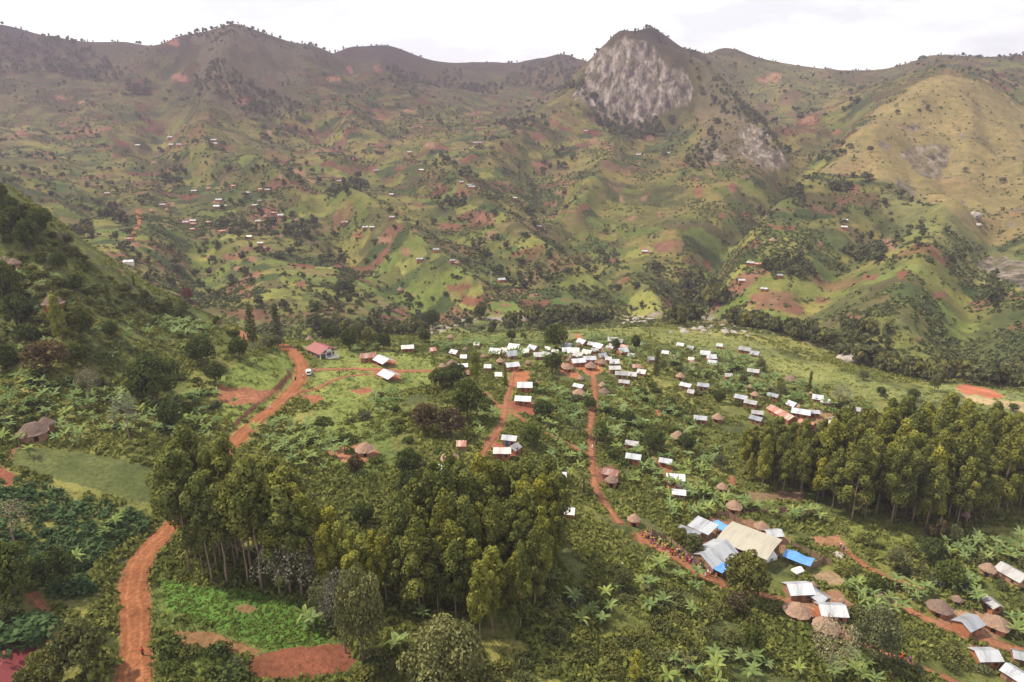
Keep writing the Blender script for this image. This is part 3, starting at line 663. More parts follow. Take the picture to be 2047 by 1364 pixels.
# ------------------------------------------------------------------ leaves
def kites(P, Nn, size, rng, asp=1.5):
    n = len(P); Nn = Nn/np.linalg.norm(Nn, axis=1, keepdims=True)
    t = np.cross(Nn, rng.normal(size=(n, 3))); t /= np.linalg.norm(t, axis=1, keepdims=True)+1e-9; b = np.cross(Nn, t)
    s = (size*rng.uniform(.55, 1.25, n))[:, None]
    V = np.stack([P-t*s*.5*asp, P+b*s*.5-t*s*.1+Nn*s*.12, P+t*s*.55*asp, P-b*s*.5+t*s*.05-Nn*s*.08], 1).reshape(-1, 3)
    return V, np.arange(4*n).reshape(n, 4)
def crown(name, lobes, leaf, dens, mat, seed, low=-.45, jit=.5, asp=1.4):
    rng = np.random.default_rng(seed); Ps, Ns, Ts = [], [], []
    for (cx, cy, cz, rx, ry, rz_) in lobes:
        n = max(6, int(dens*4*math.pi*((rx*ry*rz_)**(2/3))))
        d = rng.normal(size=(n*2, 3)); d /= np.linalg.norm(d, axis=1, keepdims=True); d = d[d[:, 2] > low+.25*rng.normal(size=len(d))][:n]
        rad = rng.uniform(.80, 1.05, len(d))[:, None]; Ps.append(np.array([cx, cy, cz])+d*rad*np.array([rx, ry, rz_]))
        Ns.append(d/np.array([rx, ry, rz_])*((rx*ry*rz_)**(1/3))+jit*rng.normal(size=d.shape)); lt = rng.uniform(-.26, .26); Ts.append(np.clip(rng.normal(.48, .2, len(d))+lt, 0, 1))
    P_ = np.concatenate(Ps); V, F_ = kites(P_, np.concatenate(Ns), leaf, rng, asp)
    return new_mesh(name, V, F_, mat, attr={"tint": np.repeat(np.concatenate(Ts), 4)})
def trunk_mesh(H, r, rng, mat, limbs=5, lean=.03, top=.8):
    mb = MB(); n = 7; ax = rng.uniform(-lean, lean, 2)*H; pts = []
    for i in range(n):
        t = i/(n-1)*top; pts.append((ax[0]*t*t+.12*rng.normal()*(i > 0), ax[1]*t*t+.12*rng.normal()*(i > 0), H*t-(1. if i == 0 else 0)))
    mb.tube(pts, [r*(1.25 if i == 0 else 1-.75*i/(n-1)) for i in range(n)])
    for k in range(limbs):
        i = int(rng.integers(2, n-1)); p = Vector(pts[i]); a = rng.uniform(0, 6.28); l = H*rng.uniform(.1, .2)
        q = p+Vector((math.cos(a)*l*.6, math.sin(a)*l*.6, l*.7)); mb.tube([p, (p+q)/2+Vector((0, 0, -.1)), q], [r*.4, r*.28, r*.1], 5)
    return mb.mesh("trunk", mat, True)
def tree_proto(name, kind, seed):
    rng = np.random.default_rng(seed); U_ = rng.uniform; lob = []
    if kind in ('euc', 'euc2', 'euctall'):
        H = 24.; w = U_(2.5, 3.4); lo = U_(.45, .58) if kind == 'euctall' else U_(.18, .42)
        nl_ = int(U_(15, 20))
        for k in range(nl_):
            t = lo+(1-lo)*(k+.5)/nl_; t = min(t, .97); q = (t-lo)/(1-lo); prof = (math.sin(math.pi*min(1, .16+q*.86)))**.6
            a = k*2.4+U_(-.5, .5); rr = w*prof*U_(.6, 1.0); s = U_(1.15, 1.9)*(1.15-.42*q)
            lob.append((rr*math.cos(a), rr*math.sin(a), H*t, s, s, s*U_(1.1, 1.6)))
        lob.append((0, 0, H*.955, 1.0, 1.0, 1.5)); lob.append((.3, .2, H*.85, 1.5, 1.5, 2.)); lob.append((-.2, 0, H*.7, 1.8, 1.8, 2.2)); leaf, dens = .46, 6.5
        tr = trunk_mesh(H, U_(.2, .28), rng, M['bark'], 6, .03, .9); cm = crown("crown", lob, leaf, dens, M['euc' if kind == 'euctall' else kind], seed, -.45, .34)
    elif kind in ('broad', 'olive', 'brown', 'grey', 'red'):
        H = 10.
        for k in range(22):
            a = k*2.4+U_(-.4, .4); q = (k+.5)/22; el = math.acos(1-1.62*q); rr = 3.0*U_(.85, 1.12)
            s = U_(1.0, 1.6); lob.append((rr*math.sin(el)*math.cos(a), rr*math.sin(el)*math.sin(a), 5.0+3.3*math.cos(el), s, s, s*U_(.75, 1.)))
        for k in range(4): lob.append((U_(-1.6, 1.6), U_(-1.6, 1.6), U_(3.6, 6.8), 1.9, 1.9, 1.7))
        d, lf_ = (9., .27) if kind == 'grey' else (5.5, .44)
        tr = trunk_mesh(H, .3, rng, M['darkbark'], 6, .05, .7); cm = crown("crown", lob, lf_, d, M[kind], seed, -.6, .5)
    elif kind in ('column', 'column2'):
        H = 14.
        for k in range(20):
            t = .12+.86*(k+.5)/20; a = k*2.4; rr = 1.25*math.sin(math.pi*min(1, .2+t*.8))**.7*U_(.4, 1); s = U_(.7, 1.15)*(1.1-.4*t)
            lob.append((rr*math.cos(a), rr*math.sin(a), H*t, s, s, s*1.5))
        tr = trunk_mesh(H, .2, rng, M['darkbark'], 3, .02, .9); cm = crown("crown", lob, .45, 5., M['grey' if kind == 'column2' else 'olive'], seed)
    elif kind == 'sparse':
        H = 9.
        for k in range(26):
            a = k*2.4+U_(-.4, .4); q = (k+.5)/26; el = math.acos(1-1.2*q); rr = U_(2.2, 3.5); s = U_(.7, 1.1)
            lob.append((rr*math.sin(el)*math.cos(a), rr*math.sin(el)*math.sin(a), 5.2+3.*math.cos(el), s, s, s*1.3))
        tr = trunk_mesh(H, .22, rng, M['bark'], 9, .05, .75); cm = crown("crown", lob, .20, 4., M['dry'], seed, -.8, 1.)
    else:   # bush
        H = 2.6
        for k in range(11):
            a = k*2.4; rr = 1.25*math.sqrt((k+.5)/11); s = U_(.6, .95); lob.append((rr*math.cos(a), rr*math.sin(a), U_(.5, 1.3)*(1.25-.4*rr), s, s, s*.95))
        tr = None; cm = crown("foliage", lob, .34, 7., M[kind.split('_')[1]], seed, -.3, .6)
    return tr, cm, H
PROTO = {}
def proto(kind, n=4):
    if kind not in PROTO: PROTO[kind] = [tree_proto(kind, kind, 1000+17*i+len(PROTO)*101) for i in range(n)]
    return PROTO[kind]
def plant(name, kind, loc, h, wfac, look, cat, group, rng, n=4, fixed=False):
    tr, cm, H = proto(kind, n)[int(rng.integers(n))]; s = h/H; sx = s*wfac
    if tr is None:
        o = add(name, cm, None, loc, rng.uniform(0, 6.28), (sx, sx, s))
    else:
        o = empty(name, loc, rng.uniform(0, 6.28)); o.scale = (sx, sx, s); add("trunk", tr, o); add("crown", cm, o)
    return tag(o, look, cat, group, fixed)

def in_poly_world(poly, n, rng, spacing=0., ymin=0., tries=40, taken=None, road=1.5):
    """n points on the ground inside a polygon traced in the picture"""
    poly = np.array(poly, float); wp = np.array([q for q in (hit(u, v, GZ, 45., ymin=ymin) for u, v in poly) if q]); out = list(taken or []); k0 = len(out)
    lo, hi_ = wp.min(0), wp.max(0)
    for _ in range(n*tries):
        p = rng.uniform(lo, hi_)
        if not poly_mask(np.array([p[0]]), np.array([p[1]]), wp)[0]: continue
        if spacing and any((p[0]-q[0])**2+(p[1]-q[1])**2 < spacing**2 for q in out): continue
        if blocked(p[0], p[1], road): continue
        out.append(p)
        if len(out)-k0 >= n: break
    return out[k0:]
BLOCK = []       # (x, y, radius) of buildings and yards
def blocked(x, y, road=1.5):
    if height(np.array([x]), np.array([y]), roadd)[0] < road: return True
    return any((x-a)**2+(y-b)**2 < r_*r_ for a, b, r_ in BLOCK)
# ------------------------------------------------------------------ buildings
def roof_gable(mb, L, Dp, h, rh, o=.35, t=.07):
    a, b_ = L/2+o, Dp/2+o; e_ = h-o*rh/(Dp/2)
    mb.slab([(-a,-b_,e_), (a,-b_,e_), (a,0,h+rh), (-a,0,h+rh)], t); mb.slab([(a,b_,e_), (-a,b_,e_), (-a,0,h+rh+.004), (a,0,h+rh+.004)], t)
    return mb
def walls_gable(mb, L, Dp, h, rh):
    a, b_ = L/2, Dp/2; g_ = -1.6; k = .09
    V = [(-a,-b_,g_), (a,-b_,g_), (a,b_,g_), (-a,b_,g_), (-a,-b_,h-k), (a,-b_,h-k), (a,b_,h-k), (-a,b_,h-k), (-a,0,h+rh-k), (a,0,h+rh-k)]
    return mb.add(V, [(0,1,5,4), (2,3,7,6), (1,2,6,9,5), (3,0,4,8,7)])
def opening(parent, name, x, y, w_, z0, z1, face, mat, L, Dp):
    t = .07; mb = MB()
    if face == 'f': mb.box(x-w_/2, x+w_/2, -Dp/2-t, -Dp/2+.02, z0, z1)
    elif face == 'b': mb.box(x-w_/2, x+w_/2, Dp/2-.02, Dp/2+t, z0, z1)
    else:
        s = -1 if face == 'l' else 1; mb.box(*sorted((s*(L/2-.02), s*(L/2+t))), y-w_/2, y+w_/2, z0, z1)
    return mb.put(name, mat, parent)
def house(loc, rz, L, Dp, look, wall='mud', roof='tin', h=2.3, pitch=.42, detail=2, group="mud houses with tin roofs", fixed=False, cat="house", doorface='f', name="mud_house"):
    o = empty(name, loc, rz); rh = Dp/2*pitch
    walls_gable(MB(), L, Dp, h, rh).put("wall", M[wall], o); roof_gable(MB(), L, Dp, h, rh).put("roof", M[roof], o)
    if detail >= 1:
        opening(o, "door", -L*.12, 0, .95, 0, 1.9, doorface, M['door' if detail < 3 else 'bluedoor'], L, Dp)
    if detail >= 2:
        f = opening(o, "window", L*.25, 0, .8, .95, 1.65, doorface, M['wood'], L, Dp); opening(f, "shutter", L*.25, 0, .62, 1.04, 1.56, doorface, M['dark'], L+.03, Dp+.03)
        if L > 6: opening(o, "window", -L*.36, 0, .7, .95, 1.65, doorface, M['dark'], L, Dp)
        opening(o, "window", 0, 0, .7, .95, 1.6, 'r', M['dark'], L, Dp)
    BLOCK.append((loc[0], loc[1], max(L, Dp)*.62+.6))
    return tag(o, look, cat, group, fixed)
def thatch_hut(loc, rz, L, Dp, look, wall='mud', roof='thatch', h=1.9, rh=None, group="thatched mud huts", fixed=False, rounded=True, ridge=.28, detail=1, seed=0):
    rng = np.random.default_rng(seed+int(abs(loc[0]*13+loc[1]*7))); o = empty("thatched_hut", loc, rz); rh = rh or .48*min(L, Dp); K = 26
    p_ = 2.2 if rounded else 4.5
    def ring(f, z, n_=0., flatk=0.):
        out = []
        for j in range(K):
            a = 2*math.pi*j/K; c, s = math.cos(a), math.sin(a); r_ = (abs(c)**p_+abs(s)**p_)**(-1/p_)*(1+n_*rng.normal())
            out.append((c*r_*(L/2*f+L/2*ridge*(1-f) if L > Dp*1.1 else L/2*f), s*r_*Dp/2*f, z+n_*.7*rng.normal()))
        return out
    mb = MB(); prof = [(1.0, h-.42, .035), (1.02, h-.26, .04), (.86, h+.06, .03), (.62, h+rh*.38, .03), (.36, h+rh*.72, .025), (.13, h+rh*.97, .02)]
    rings = [ring(f*1.18, z, n_) for f, z, n_ in prof]; V = [p for r_ in rings for p in r_]; k = len(rings); F_ = []
    for i in range(k-1):
        for j in range(K): F_.append((i*K+j, i*K+(j+1)%K, (i+1)*K+(j+1)%K, (i+1)*K+j))
    F_.append([(k-1)*K+j for j in range(K)]); V += ring(.98, h-.4); F_ += [(k*K+(j+1)%K, k*K+j, j, (j+1)%K)[::-1] for j in range(K)][::1]
    V.append((0, 0, h-.2)); F_ += [(k*K+j, k*K+(j+1)%K, len(V)-1)[::-1] for j in range(K)]
    mb.add(V, F_); mb.put("roof", M[roof], o)
    w_ = MB(); r0, r1 = ring(.92, -1.5), ring(.92, h-.1); w_.add(r0+r1, [(j, (j+1)%K, K+(j+1)%K, K+j) for j in range(K)]); w_.put("wall", M[wall], o)
    if detail: MB().box(-.45, .45, -Dp/2*.92-.10, -Dp/2*.92+.25, 0, 1.5).put("door", M['dark'], o)
    BLOCK.append((loc[0], loc[1], max(L, Dp)*.62+.6))
    return tag(o, look, "hut", group, fixed)
def roof_spot(u, v, up=2.9):
    p = at(u, v); d = project(p.x, p.y, p.z)[2]; dv = up*FOC/float(d)*.93; q = at(u, v+dv); return q, float(project(q.x, q.y, q.z)[2])
# near buildings: kind, u, v of the roof, width in picture, turn (deg), look
T, G_, H_ = 'tin', 'gable', 'hut'
TABLE = [
 (T,815,692,24,20,"dull zinc-roofed house among bananas",'oldtin'),(T,909,699,15,-15,"small tin-roofed house",'tin'),(T,927,708,12,0,"tiny tin-roofed house",'tin'),
 (T,991,699,19,-25,"white tin-roofed house",'tin'),(T,1028,690,18,-25,"white tin-roofed house",'tin'),(T,1012,696,15,-25,"white tin-roofed house",'tin'),(T,1022,704,19,20,"white tin-roofed house",'tin'),
 (T,1049,699,17,-20,"white tin-roofed house",'tin'),(T,1066,692,16,-25,"white tin-roofed house",'tin'),(T,1076,706,16,30,"dull grey-roofed house",'oldtin'),(T,1095,706,21,-5,"bright wide tin-roofed house",'tin'),
 (T,1095,692,7,0,"tiny tin-roofed hut",'tin'),(T,953,683,9,0,"tiny tin-roofed hut",'tin'),(T,1135,688,17,-25,"white tin-roofed house",'tin'),(T,1132,695,16,20,"white tin-roofed house",'tin'),
 (T,1146,698,19,-25,"white tin-roofed house",'tin'),(T,1164,681,17,-25,"white tin-roofed house",'tin'),(T,1182,683,12,-20,"small tin-roofed house",'tin'),(T,1158,706,18,-20,"white tin-roofed house",'tin'),
 (T,1174,701,16,-25,"white tin-roofed house",'tin'),(T,1198,689,16,-25,"white tin-roofed house",'tin'),(T,1203,706,16,10,"white tin-roofed house",'tin'),(T,1219,692,13,-25,"white tin-roofed house",'tin'),
 (T,1211,697,17,20,"white tin-roofed house",'oldtin'),(T,1224,686,13,0,"small tin-roofed house",'oldtin'),(T,1224,676,16,-20,"white tin-roofed house",'tin'),(T,1239,678,13,-20,"small tin-roofed house",'tin'),
 (T,1249,690,15,-20,"white tin-roofed house",'tin'),(T,1244,697,17,20,"white tin-roofed house",'tin'),(T,1275,682,7,0,"tiny tin-roofed hut",'tin'),
 (T,1155,719,26,25,"wide tin-roofed house with orange wall",'tin'),(T,1178,714,24,25,"wide tin-roofed house with orange wall",'tin'),(T,1228,718,17,-10,"white tin-roofed house",'tin'),
 (H_,1203,722,18,0,"weathered thatched hut",'thatch'),(H_,1181,729,24,0,"weathered thatched hut",'thatch'),(H_,1135,732,22,0,"weathered thatched hut",'thatch'),(H_,1138,708,11,0,"small thatched hut",'thatch'),
 (T,1228,733,21,-5,"bright tin-roofed house",'tin'),(H_,1278,731,14,0,"small thatched hut",'thatch'),(T,1283,738,16,-5,"small tin-roofed house",'tin'),
 (T,1242,744,26,0,"long tin-roofed house",'tin'),(T,1264,743,16,0,"small tin-roofed house",'tin'),(T,1248,759,22,-3,"red-walled tin-roofed house",'tin'),(T,1157,767,22,-8,"tin-roofed house",'tin'),
 (H_,1157,783,24,0,"weathered wide thatched hut",'thatch'),(H_,1204,767,16,0,"round thatched hut",'thatch'),(H_,1207,780,21,0,"dark thatched hut",'oldtin2'),(T,1049,767,31,-3,"long striped zinc-roofed house",'tin'),
 (T,1046,794,33,-7,"orange-walled house with long zinc roof",'tin'),(H_,885,729,15,0,"small thatched hut",'thatch'),(H_,904,724,21,0,"brown thatched hut",'oldthatch'),(T,924,727,22,15,"orange-walled tin-roofed house",'tin'),
 (T,975,727,13,0,"tin-roofed house half hidden by leaves",'tin'),(T,1023,727,28,18,"orange-walled tin-roofed house",'tin'),(H_,1000,719,16,0,"orange thatched hut",'thatch'),(T,996,743,9,0,"small pale shed",'oldtin'),
 (H_,936,741,15,0,"low thatched hut",'thatch'),(T,1019,871,31,-10,"blue-doored mud house with tin roof",'tin3'),(G_,1028,886,17,60,"small gabled cookhouse with tin roof",'tin'),(T,1004,896,36,-5,"long-roofed brown mud house",'oldtin'),
 (H_,731,893,38,0,"round thatched hut in a swept yard",'thatch'),(T,1263,880,27,-5,"tin-roofed mud house",'tin'),(H_,1354,868,27,0,"tall thatched hut with red wall",'thatch'),(T,923,878,12,-10,"tiny rusty shack",'rust'),
 (H_,1359,749,18,0,"thatched hut",'thatch'),(T,1371,767,23,-10,"tin-roofed house",'tin'),(T,1381,777,12,-10,"small tin-roofed house",'tin'),(T,1405,767,20,-12,"tin-roofed house",'tin'),
 (T,1360,685,12,-20,"small tin-roofed house",'tin'),(T,1381,691,12,-20,"small tin-roofed house",'tin'),(T,1409,703,17,-8,"tin-roofed house",'tin'),(T,1421,710,17,-5,"tin-roofed house",'tin'),(T,1424,720,16,-5,"red-walled tin-roofed house",'tin'),
 (T,1381,713,9,0,"tiny tin-roofed hut",'tin'),(H_,1384,720,12,0,"small thatched hut",'thatch'),(T,1489,696,20,-20,"brick-walled house with worn tin roof",'oldtin'),(T,1509,702,15,-15,"small bright tin-roofed house",'tin'),(T,1505,739,20,-3,"red-walled house with low tin roof",'tin'),
 (T,1438,686,11,0,"small tin-roofed house",'tin'),(H_,1580,755,22,0,"dark low thatched hut",'oldthatch'),(H_,1499,769,13,0,"small pointed thatched hut",'thatch'),(T,1481,791,25,-12,"red-walled tin-roofed house",'tin'),
 (T,1500,801,25,-10,"red-walled tin-roofed house",'tin'),(H_,1508,786,16,0,"round thatched hut",'thatch'),(T,1545,786,22,-5,"tin-roofed house among bananas",'tin'),(T,1634,789,18,-12,"tin-roofed house",'tin'),
 (T,1649,796,15,-12,"red-walled small tin-roofed house",'tin'),(T,1583,802,17,-15,"small tin-roofed house",'tin'),(H_,1595,808,12,0,"small rusty thatched hut",'thatch'),(T,1562,823,52,-38,"long rusty striped-roof building",'rust'),
 (T,1600,820,36,4,"long brick house with bright tin roof",'tin'),(T,1626,819,22,4,"brick annex with bright tin roof",'tin'),(T,1612,844,27,-28,"low rusty striped-roof building",'rust'),(G_,1667,833,22,60,"white-walled gabled house",'tin'),
 (T,1699,846,18,-5,"small bright tin-roofed house",'tin'),(T,1706,814,20,-25,"tin-roofed house sunk in bushes",'oldtin'),(H_,1735,827,24,0,"dark low thatched hut",'oldthatch'),(T,1513,820,20,10,"tin-roofed house",'oldtin'),
 (T,1511,833,25,-12,"tin-roofed house",'tin'),(T,1399,832,26,-5,"tin-roofed house",'tin'),(H_,1434,831,22,0,"orange thatched hut",'thatch'),(T,1905,828,24,-15,"grey tin-roofed house in bushes",'oldtin'),(H_,1620,782,8,0,"tiny thatched hut",'thatch'),
 (H_,901,672,13,0,"lone small thatched hut on grass",'thatch'),(H_,899,910,33,0,"hip-shaped thatched house",'thatch'),(T,892,929,36,-3,"tin-roofed farmhouse",'tin'),(G_,876,942,22,65,"small gabled tin-roofed kitchen",'tin'),(H_,873,968,40,0,"wide sandy thatched house",'thatch'),
 (H_,992,933,22,0,"thatched hut half behind trees",'thatch'),(T,1117,942,31,-8,"tin-roofed mud house",'tin'),(T,1266,908,31,-4,"long tin-roofed house",'tin'),(T,1330,915,26,-5,"tin-roofed mud house",'tin'),(T,1220,939,34,-3,"rusty red-roofed house",'rust'),
 (H_,1222,955,26,0,"low thatched lean-to hut",'oldthatch'),(T,1349,949,37,-2,"long white-roofed house with brick wall",'tin'),(T,1356,977,28,-3,"bright white-roofed house",'tin'),(H_,1267,1032,26,0,"brown thatched hut",'thatch'),(T,1116,1062,26,-5,"tin-roofed house under tall trees",'tin'),
 (T,1583,874,10,0,"pale shed at the wood's edge",'tin'),(H_,1443,969,22,0,"round thatched hut",'thatch'),(H_,1466,1007,31,0,"pinkish round thatched hut",'thatch'),(H_,1521,1047,26,30,"square thatched hut",'thatch'),(G_,1544,1058,32,40,"small tin-roofed house by a square hut",'tin'),
 (G_,1594,1169,50,30,"biggest tin-roofed house of a close trio",'tin'),(G_,1634,1182,37,-30,"narrow middle house of a close trio",'tin'),(G_,1659,1211,52,35,"bright white-roofed red-walled house",'tin'),(H_,1592,1214,50,0,"shaggy thatched house",'thatch'),
 (H_,1650,1243,50,0,"conical shaggy thatched hut",'thatch'),(H_,1624,1160,16,0,"small domed thatched granary",'thatch'),(H_,1876,1207,44,0,"dark shaggy thatched hut",'oldthatch'),(H_,1911,1189,20,0,"small dark thatched hut",'oldthatch'),
 (G_,1932,1237,46,70,"tall gabled house in a bare yard",'tin'),(H_,1990,1239,44,0,"wide pale thatched hut",'thatch'),(G_,1966,1300,46,45,"grey-roofed gabled house",'tin'),(G_,2040,1300,34,30,"red-walled tin-roofed house",'tin'),
 (G_,2030,1340,46,-20,"large tin-roofed house",'tin'),(G_,2021,1139,50,-30,"grey tin-roofed house",'oldtin'),(H_,1973,1131,30,0,"reddish thatched hut",'thatch'),(G_,1981,1197,28,-40,"grey tin-roofed house among bananas",'oldtin'),
 (H_,1760,1186,20,0,"pinkish thatched hut behind bananas",'thatch'),(H_,1681,1192,12,0,"tiny thatched granary",'thatch'),(H_,619,676,16,0,"brown thatched hut on a green slope",'thatch'),(T,736,709,32,12,"low red corrugated building",'rust'),
 (H_,68,858,56,10,"tattered dark thatched house",'oldthatch'),(H_,93,842,34,0,"grey-brown thatched hut",'oldthatch'),(T,20,1322,95,52,"large reddish tin-roofed house",'redtin'),(H_,12,521,28,0,"dark thatched hut on the slope",'oldthatch'),(H_,30,523,24,0,"dark thatched hut on the slope",'oldthatch'),
 (H_,108,602,40,0,"brown thatched house on the slope",'oldthatch'),(T,1138,1011,9,0,"pale shed in the trees",'tin'),(H_,1928,1022,18,0,"brown thatched hut at the wood's end",'thatch'),
]
TABLE += [(T,1135,707,12,60,"rusty narrow shack",'rust'),(H_,1137,716,12,0,"small brown thatched hut",'oldthatch'),(H_,1193,719,13,0,"small brown thatched hut",'thatch'),(H_,1222,699,12,0,"small brown thatched hut",'oldthatch'),(H_,1157,687,13,0,"small brown thatched hut",'oldthatch'),(T,1123,725,11,10,"rusty small shack",'rust'),
 (T,1216,712,10,0,"dark small shack",'oldtin'),(T,1081,811,11,-20,"pale pinkish shed",'rust'),(H_,1072,760,10,0,"tiny thatched hut",'thatch'),(H_,1160,752,13,0,"small pointed thatched hut",'thatch'),(H_,967,708,12,0,"small brown thatched hut",'thatch'),(H_,930,694,11,0,"small brown thatched hut",'oldthatch'),(T,865,694,12,10,"rusty small shack",'rust'),(H_,1056,721,12,0,"small brown thatched hut",'thatch'),
 (T,1269,727,10,0,"grey small shack",'oldtin'),(T,1110,698,12,-20,"grey small tin-roofed house",'oldtin'),(T,1188,695,13,15,"grey small tin-roofed house",'oldtin'),(T,1262,705,12,-20,"grey small tin-roofed house",'oldtin'),(T,1300,712,11,20,"grey small tin-roofed house",'oldtin'),(T,1330,700,12,-15,"grey small tin-roofed house",'tin'),(H_,1345,712,11,0,"small brown thatched hut",'thatch'),(T,1455,745,13,10,"grey small tin-roofed house",'oldtin'),(H_,1540,770,12,0,"small brown thatched hut",'thatch')]
mrng = np.random.default_rng(11)
for row in TABLE:
    k, u, v, wpx, rot, look, rf = row
    if rf == 'tin' and k != H_ and u > 820 and wpx < 28 and mrng.random() < .38: rf = 'oldtin'
    if rf == 'oldtin' and wpx < 18 and mrng.random() < .22: rf = 'rust'; look = look.replace('white tin', 'rusty').replace('tin-roofed', 'rust-roofed')
    p, d = roof_spot(u, v, 2.9 if k != H_ else 2.4); L = wpx/FOC*d*(1.16 if wpx < 22 and k != H_ else 1.); ang = R(rot+mrng.uniform(-1, 1)*(24 if 13 < wpx < 25 else 9))-math.atan2(p.x, p.y)
    red = any(s in look for s in ("red-walled", "orange", "brick")); wl = 'limewash' if 'white-walled' in look or 'white-roofed house with' in look else ('mud' if red or mrng.random() < .6 else 'mudbrown')
    if k == H_:
        rf = 'oldthatch' if rf == 'oldtin2' else rf; Dp = min(L*.92, L*.75+1.0); long = L > 5.2
        thatch_hut(p, ang, L/1.12, Dp/1.12, look, wl, rf, 1.9 if L > 3 else 1.5, .40*Dp if L < 5 else .36*Dp, rounded=not ("square" in look or "hip" in look or "wide" in look), ridge=.3 if long else .1, detail=1 if wpx > 14 else 0)
    else:
        det = 0 if wpx < 14 else (1 if wpx < 20 else 2)
        if rf == 'tin3': rf = 'tin'; det = 3
        if k == G_: L_ = max(L*.92, 3.2); Dp = L_*.80
        else: L_ = max(L-.7, 2.2)/max(.8, abs(math.cos(R(rot)))); Dp = min(max(L_*(.98 if wpx < 20 else .76), 2.8), 5.4)
        if "striped" in look or "long brick" in look: Dp = 4.6
        house(p, ang, L_, Dp, look, wl, rf, (2.3 if L_ > 4 else 2.0)-(.4 if wpx < 20 else 0), .66 if wpx < 20 else .5, det, group="tin-roofed houses" if rf in ('tin', 'oldtin') else "rusty-roofed buildings")
BLOCK_N = len(BLOCK)
# far hamlets
FAR = [(371,250),(340,273),(343,288),(357,288),(276,289),(427,279),(429,286),(388,381),(417,376),(466,371),(492,385),(438,399),(434,412),(448,411),(325,409),(334,419),(304,421),(226,409),(214,386),(519,401),(510,410),
       (518,417),(549,425),(531,432),(546,438),(561,430),(515,442),(590,440),(580,451),(595,451),(691,443),(521,378),(535,379),(371,444),(386,441),(388,447),(416,444),(386,458),(444,462),(687,360),(679,361),(703,316),(751,340),
       (843,339),(922,363),(943,373),(938,369),(906,392),(783,388),(1030,395),(1077,452),(784,434),(730,454),(744,454),(1171,260),(998,240),(1326,303),(1333,305),(1277,308),(818,303),(950,284),(959,284),(690,444),(872,499),(839,518),
       (904,521),(914,525),(1002,559),(1058,559),(800,579),(1289,502),(1301,503),(1500,526),(1514,528),(1557,551),(1527,578),(1687,454),(1544,480),(1482,561),(521,486),(260,478),(258,524),(530,495),(499,473),(1690,440)]
for i, (u, v) in enumerate(FAR):
    p = at(u, v+4, 330.)
    if p is None: continue
    d = float(project(p.x, p.y, p.z)[2]); big_ = (u, v) in ((434,412),(943,373),(1002,559),(258,524),(492,385),(438,399))
    L = (6.6 if big_ else mrng.uniform(4.2, 5.8))*max(1., d/780)
    if (u, v) in ((1058,559),(304,421),(914,525),(1544,480),(1301,503),(530,495),(334,419),(800,579),(531,432)):
        thatch_hut(p, 0, 4.6, 4.4, "small distant thatched hut", 'mud', 'thatch', group="distant thatched huts", detail=0)
    else:
        house(p, mrng.uniform(-.5, .5)-math.atan2(p.x, p.y), L, L*.66, "distant white tin-roofed house" if mrng.random() < .7 or big_ else "distant brown mud house", 'limewash' if (u, v) == (258,524) else 'mud', 'tin' if mrng.random() < .8 or big_ else 'rust', 2.2, .5, 0, "distant hillside houses")

# ------------------------------------------------------------------ hall, open sheds, compound
def on_plane(u, v, z):
    dx, dy, dz = ray(u, v); s = z/dz; return Vector((dx*s, dy*s, z))
def ridge_dir(p1, p2, z): q = on_plane(*p2, z)-on_plane(*p1, z); return math.atan2(q.y, q.x)
p = at(645, 711); rz = R(-44); hall = empty("village_hall", p, rz); L, Dp, h, rh = 10.2, 8.2, 2.9, 1.9
walls_gable(MB(), L-3, Dp, h, rh).put("wall", M['mudbrown'], hall, loc=(-1.3, 0, 0)); roof_gable(MB(), L, Dp, h, rh, .45).put("roof", M['redtin'], hall)
MB().add([(L/2-.05,-Dp/2,h-.1),(L/2-.05,Dp/2,h-.1),(L/2-.05,0,h+rh-.12),(L/2-.2,-Dp/2,h-.1),(L/2-.2,Dp/2,h-.1),(L/2-.2,0,h+rh-.12)], [(0,1,2),(5,4,3),(0,3,4,1)]).put("gable", M['darkbark'], hall)
for y in (-3.9, -1.3, 1.3, 3.9): MB().box(L/2-.32, L/2+.02, y-.16, y+.16, -1, h-.12).put("column", M['limewash'], hall)
MB().box(L/2-.34, L/2+.035, -Dp/2-.1, Dp/2+.1, h-.34, h-.06).put("beam", M['limewash'], hall)
MB().box(L/2+.02, L/2+.09, -1.15, 1.15, h+.1, h+1.2).put("sign", M['white'], hall)
for y in (-2.6, 0., 2.6): MB().box(L/2-2.85, L/2-2.72, y-.7, y+.7, 0, 2.2).put("door", M['bluedoor'], hall)
MB().box(-L/2-.1, L/2+.5, -Dp/2-.2, Dp/2+.2, -1.5, .12).put("plinth", M['limewash'], hall)
for x in (-3.5, -.5): MB().box(x-.5, x+.5, -Dp/2-.06, -Dp/2+.05, 1., 1.9).put("window", M['dark'], hall)
tag(hall, "red-roofed hall with blue doors and white columns beside the red road", "hall", None, True); BLOCK.append((p.x, p.y, 8))
for u, v, lk in ((768, 729, "farther of two white-roofed open sheds on timber posts"), (779, 759, "nearer of two white-roofed open sheds, on bare red earth")):
    p = at(u, v); sh = empty("open_shed", p, R(-48)); L, Dp, h, rh = 7.2, 5.6, 2.0, 1.3
    roof_gable(MB(), L, Dp, h, rh, .3).put("roof", M['tin'], sh)
    for x in (-L/2+.1, 0, L/2-.1):
        for y in (-Dp/2+.1, Dp/2-.1): MB().tube([(x,y,-1.),(x,y,h-.05)], [.07,.06], 6).put("post", M['wood'], sh)
    MB().tube([(-L/2,0,h+rh-.16),(L/2,0,h+rh-.16)], [.06,.06], 6).put("ridge_pole", M['wood'], sh)
    tag(sh, lk, "shed", "open sheds on the green", True); BLOCK.append((p.x, p.y, 5))
zc0 = float(at(1490, 1100).z)
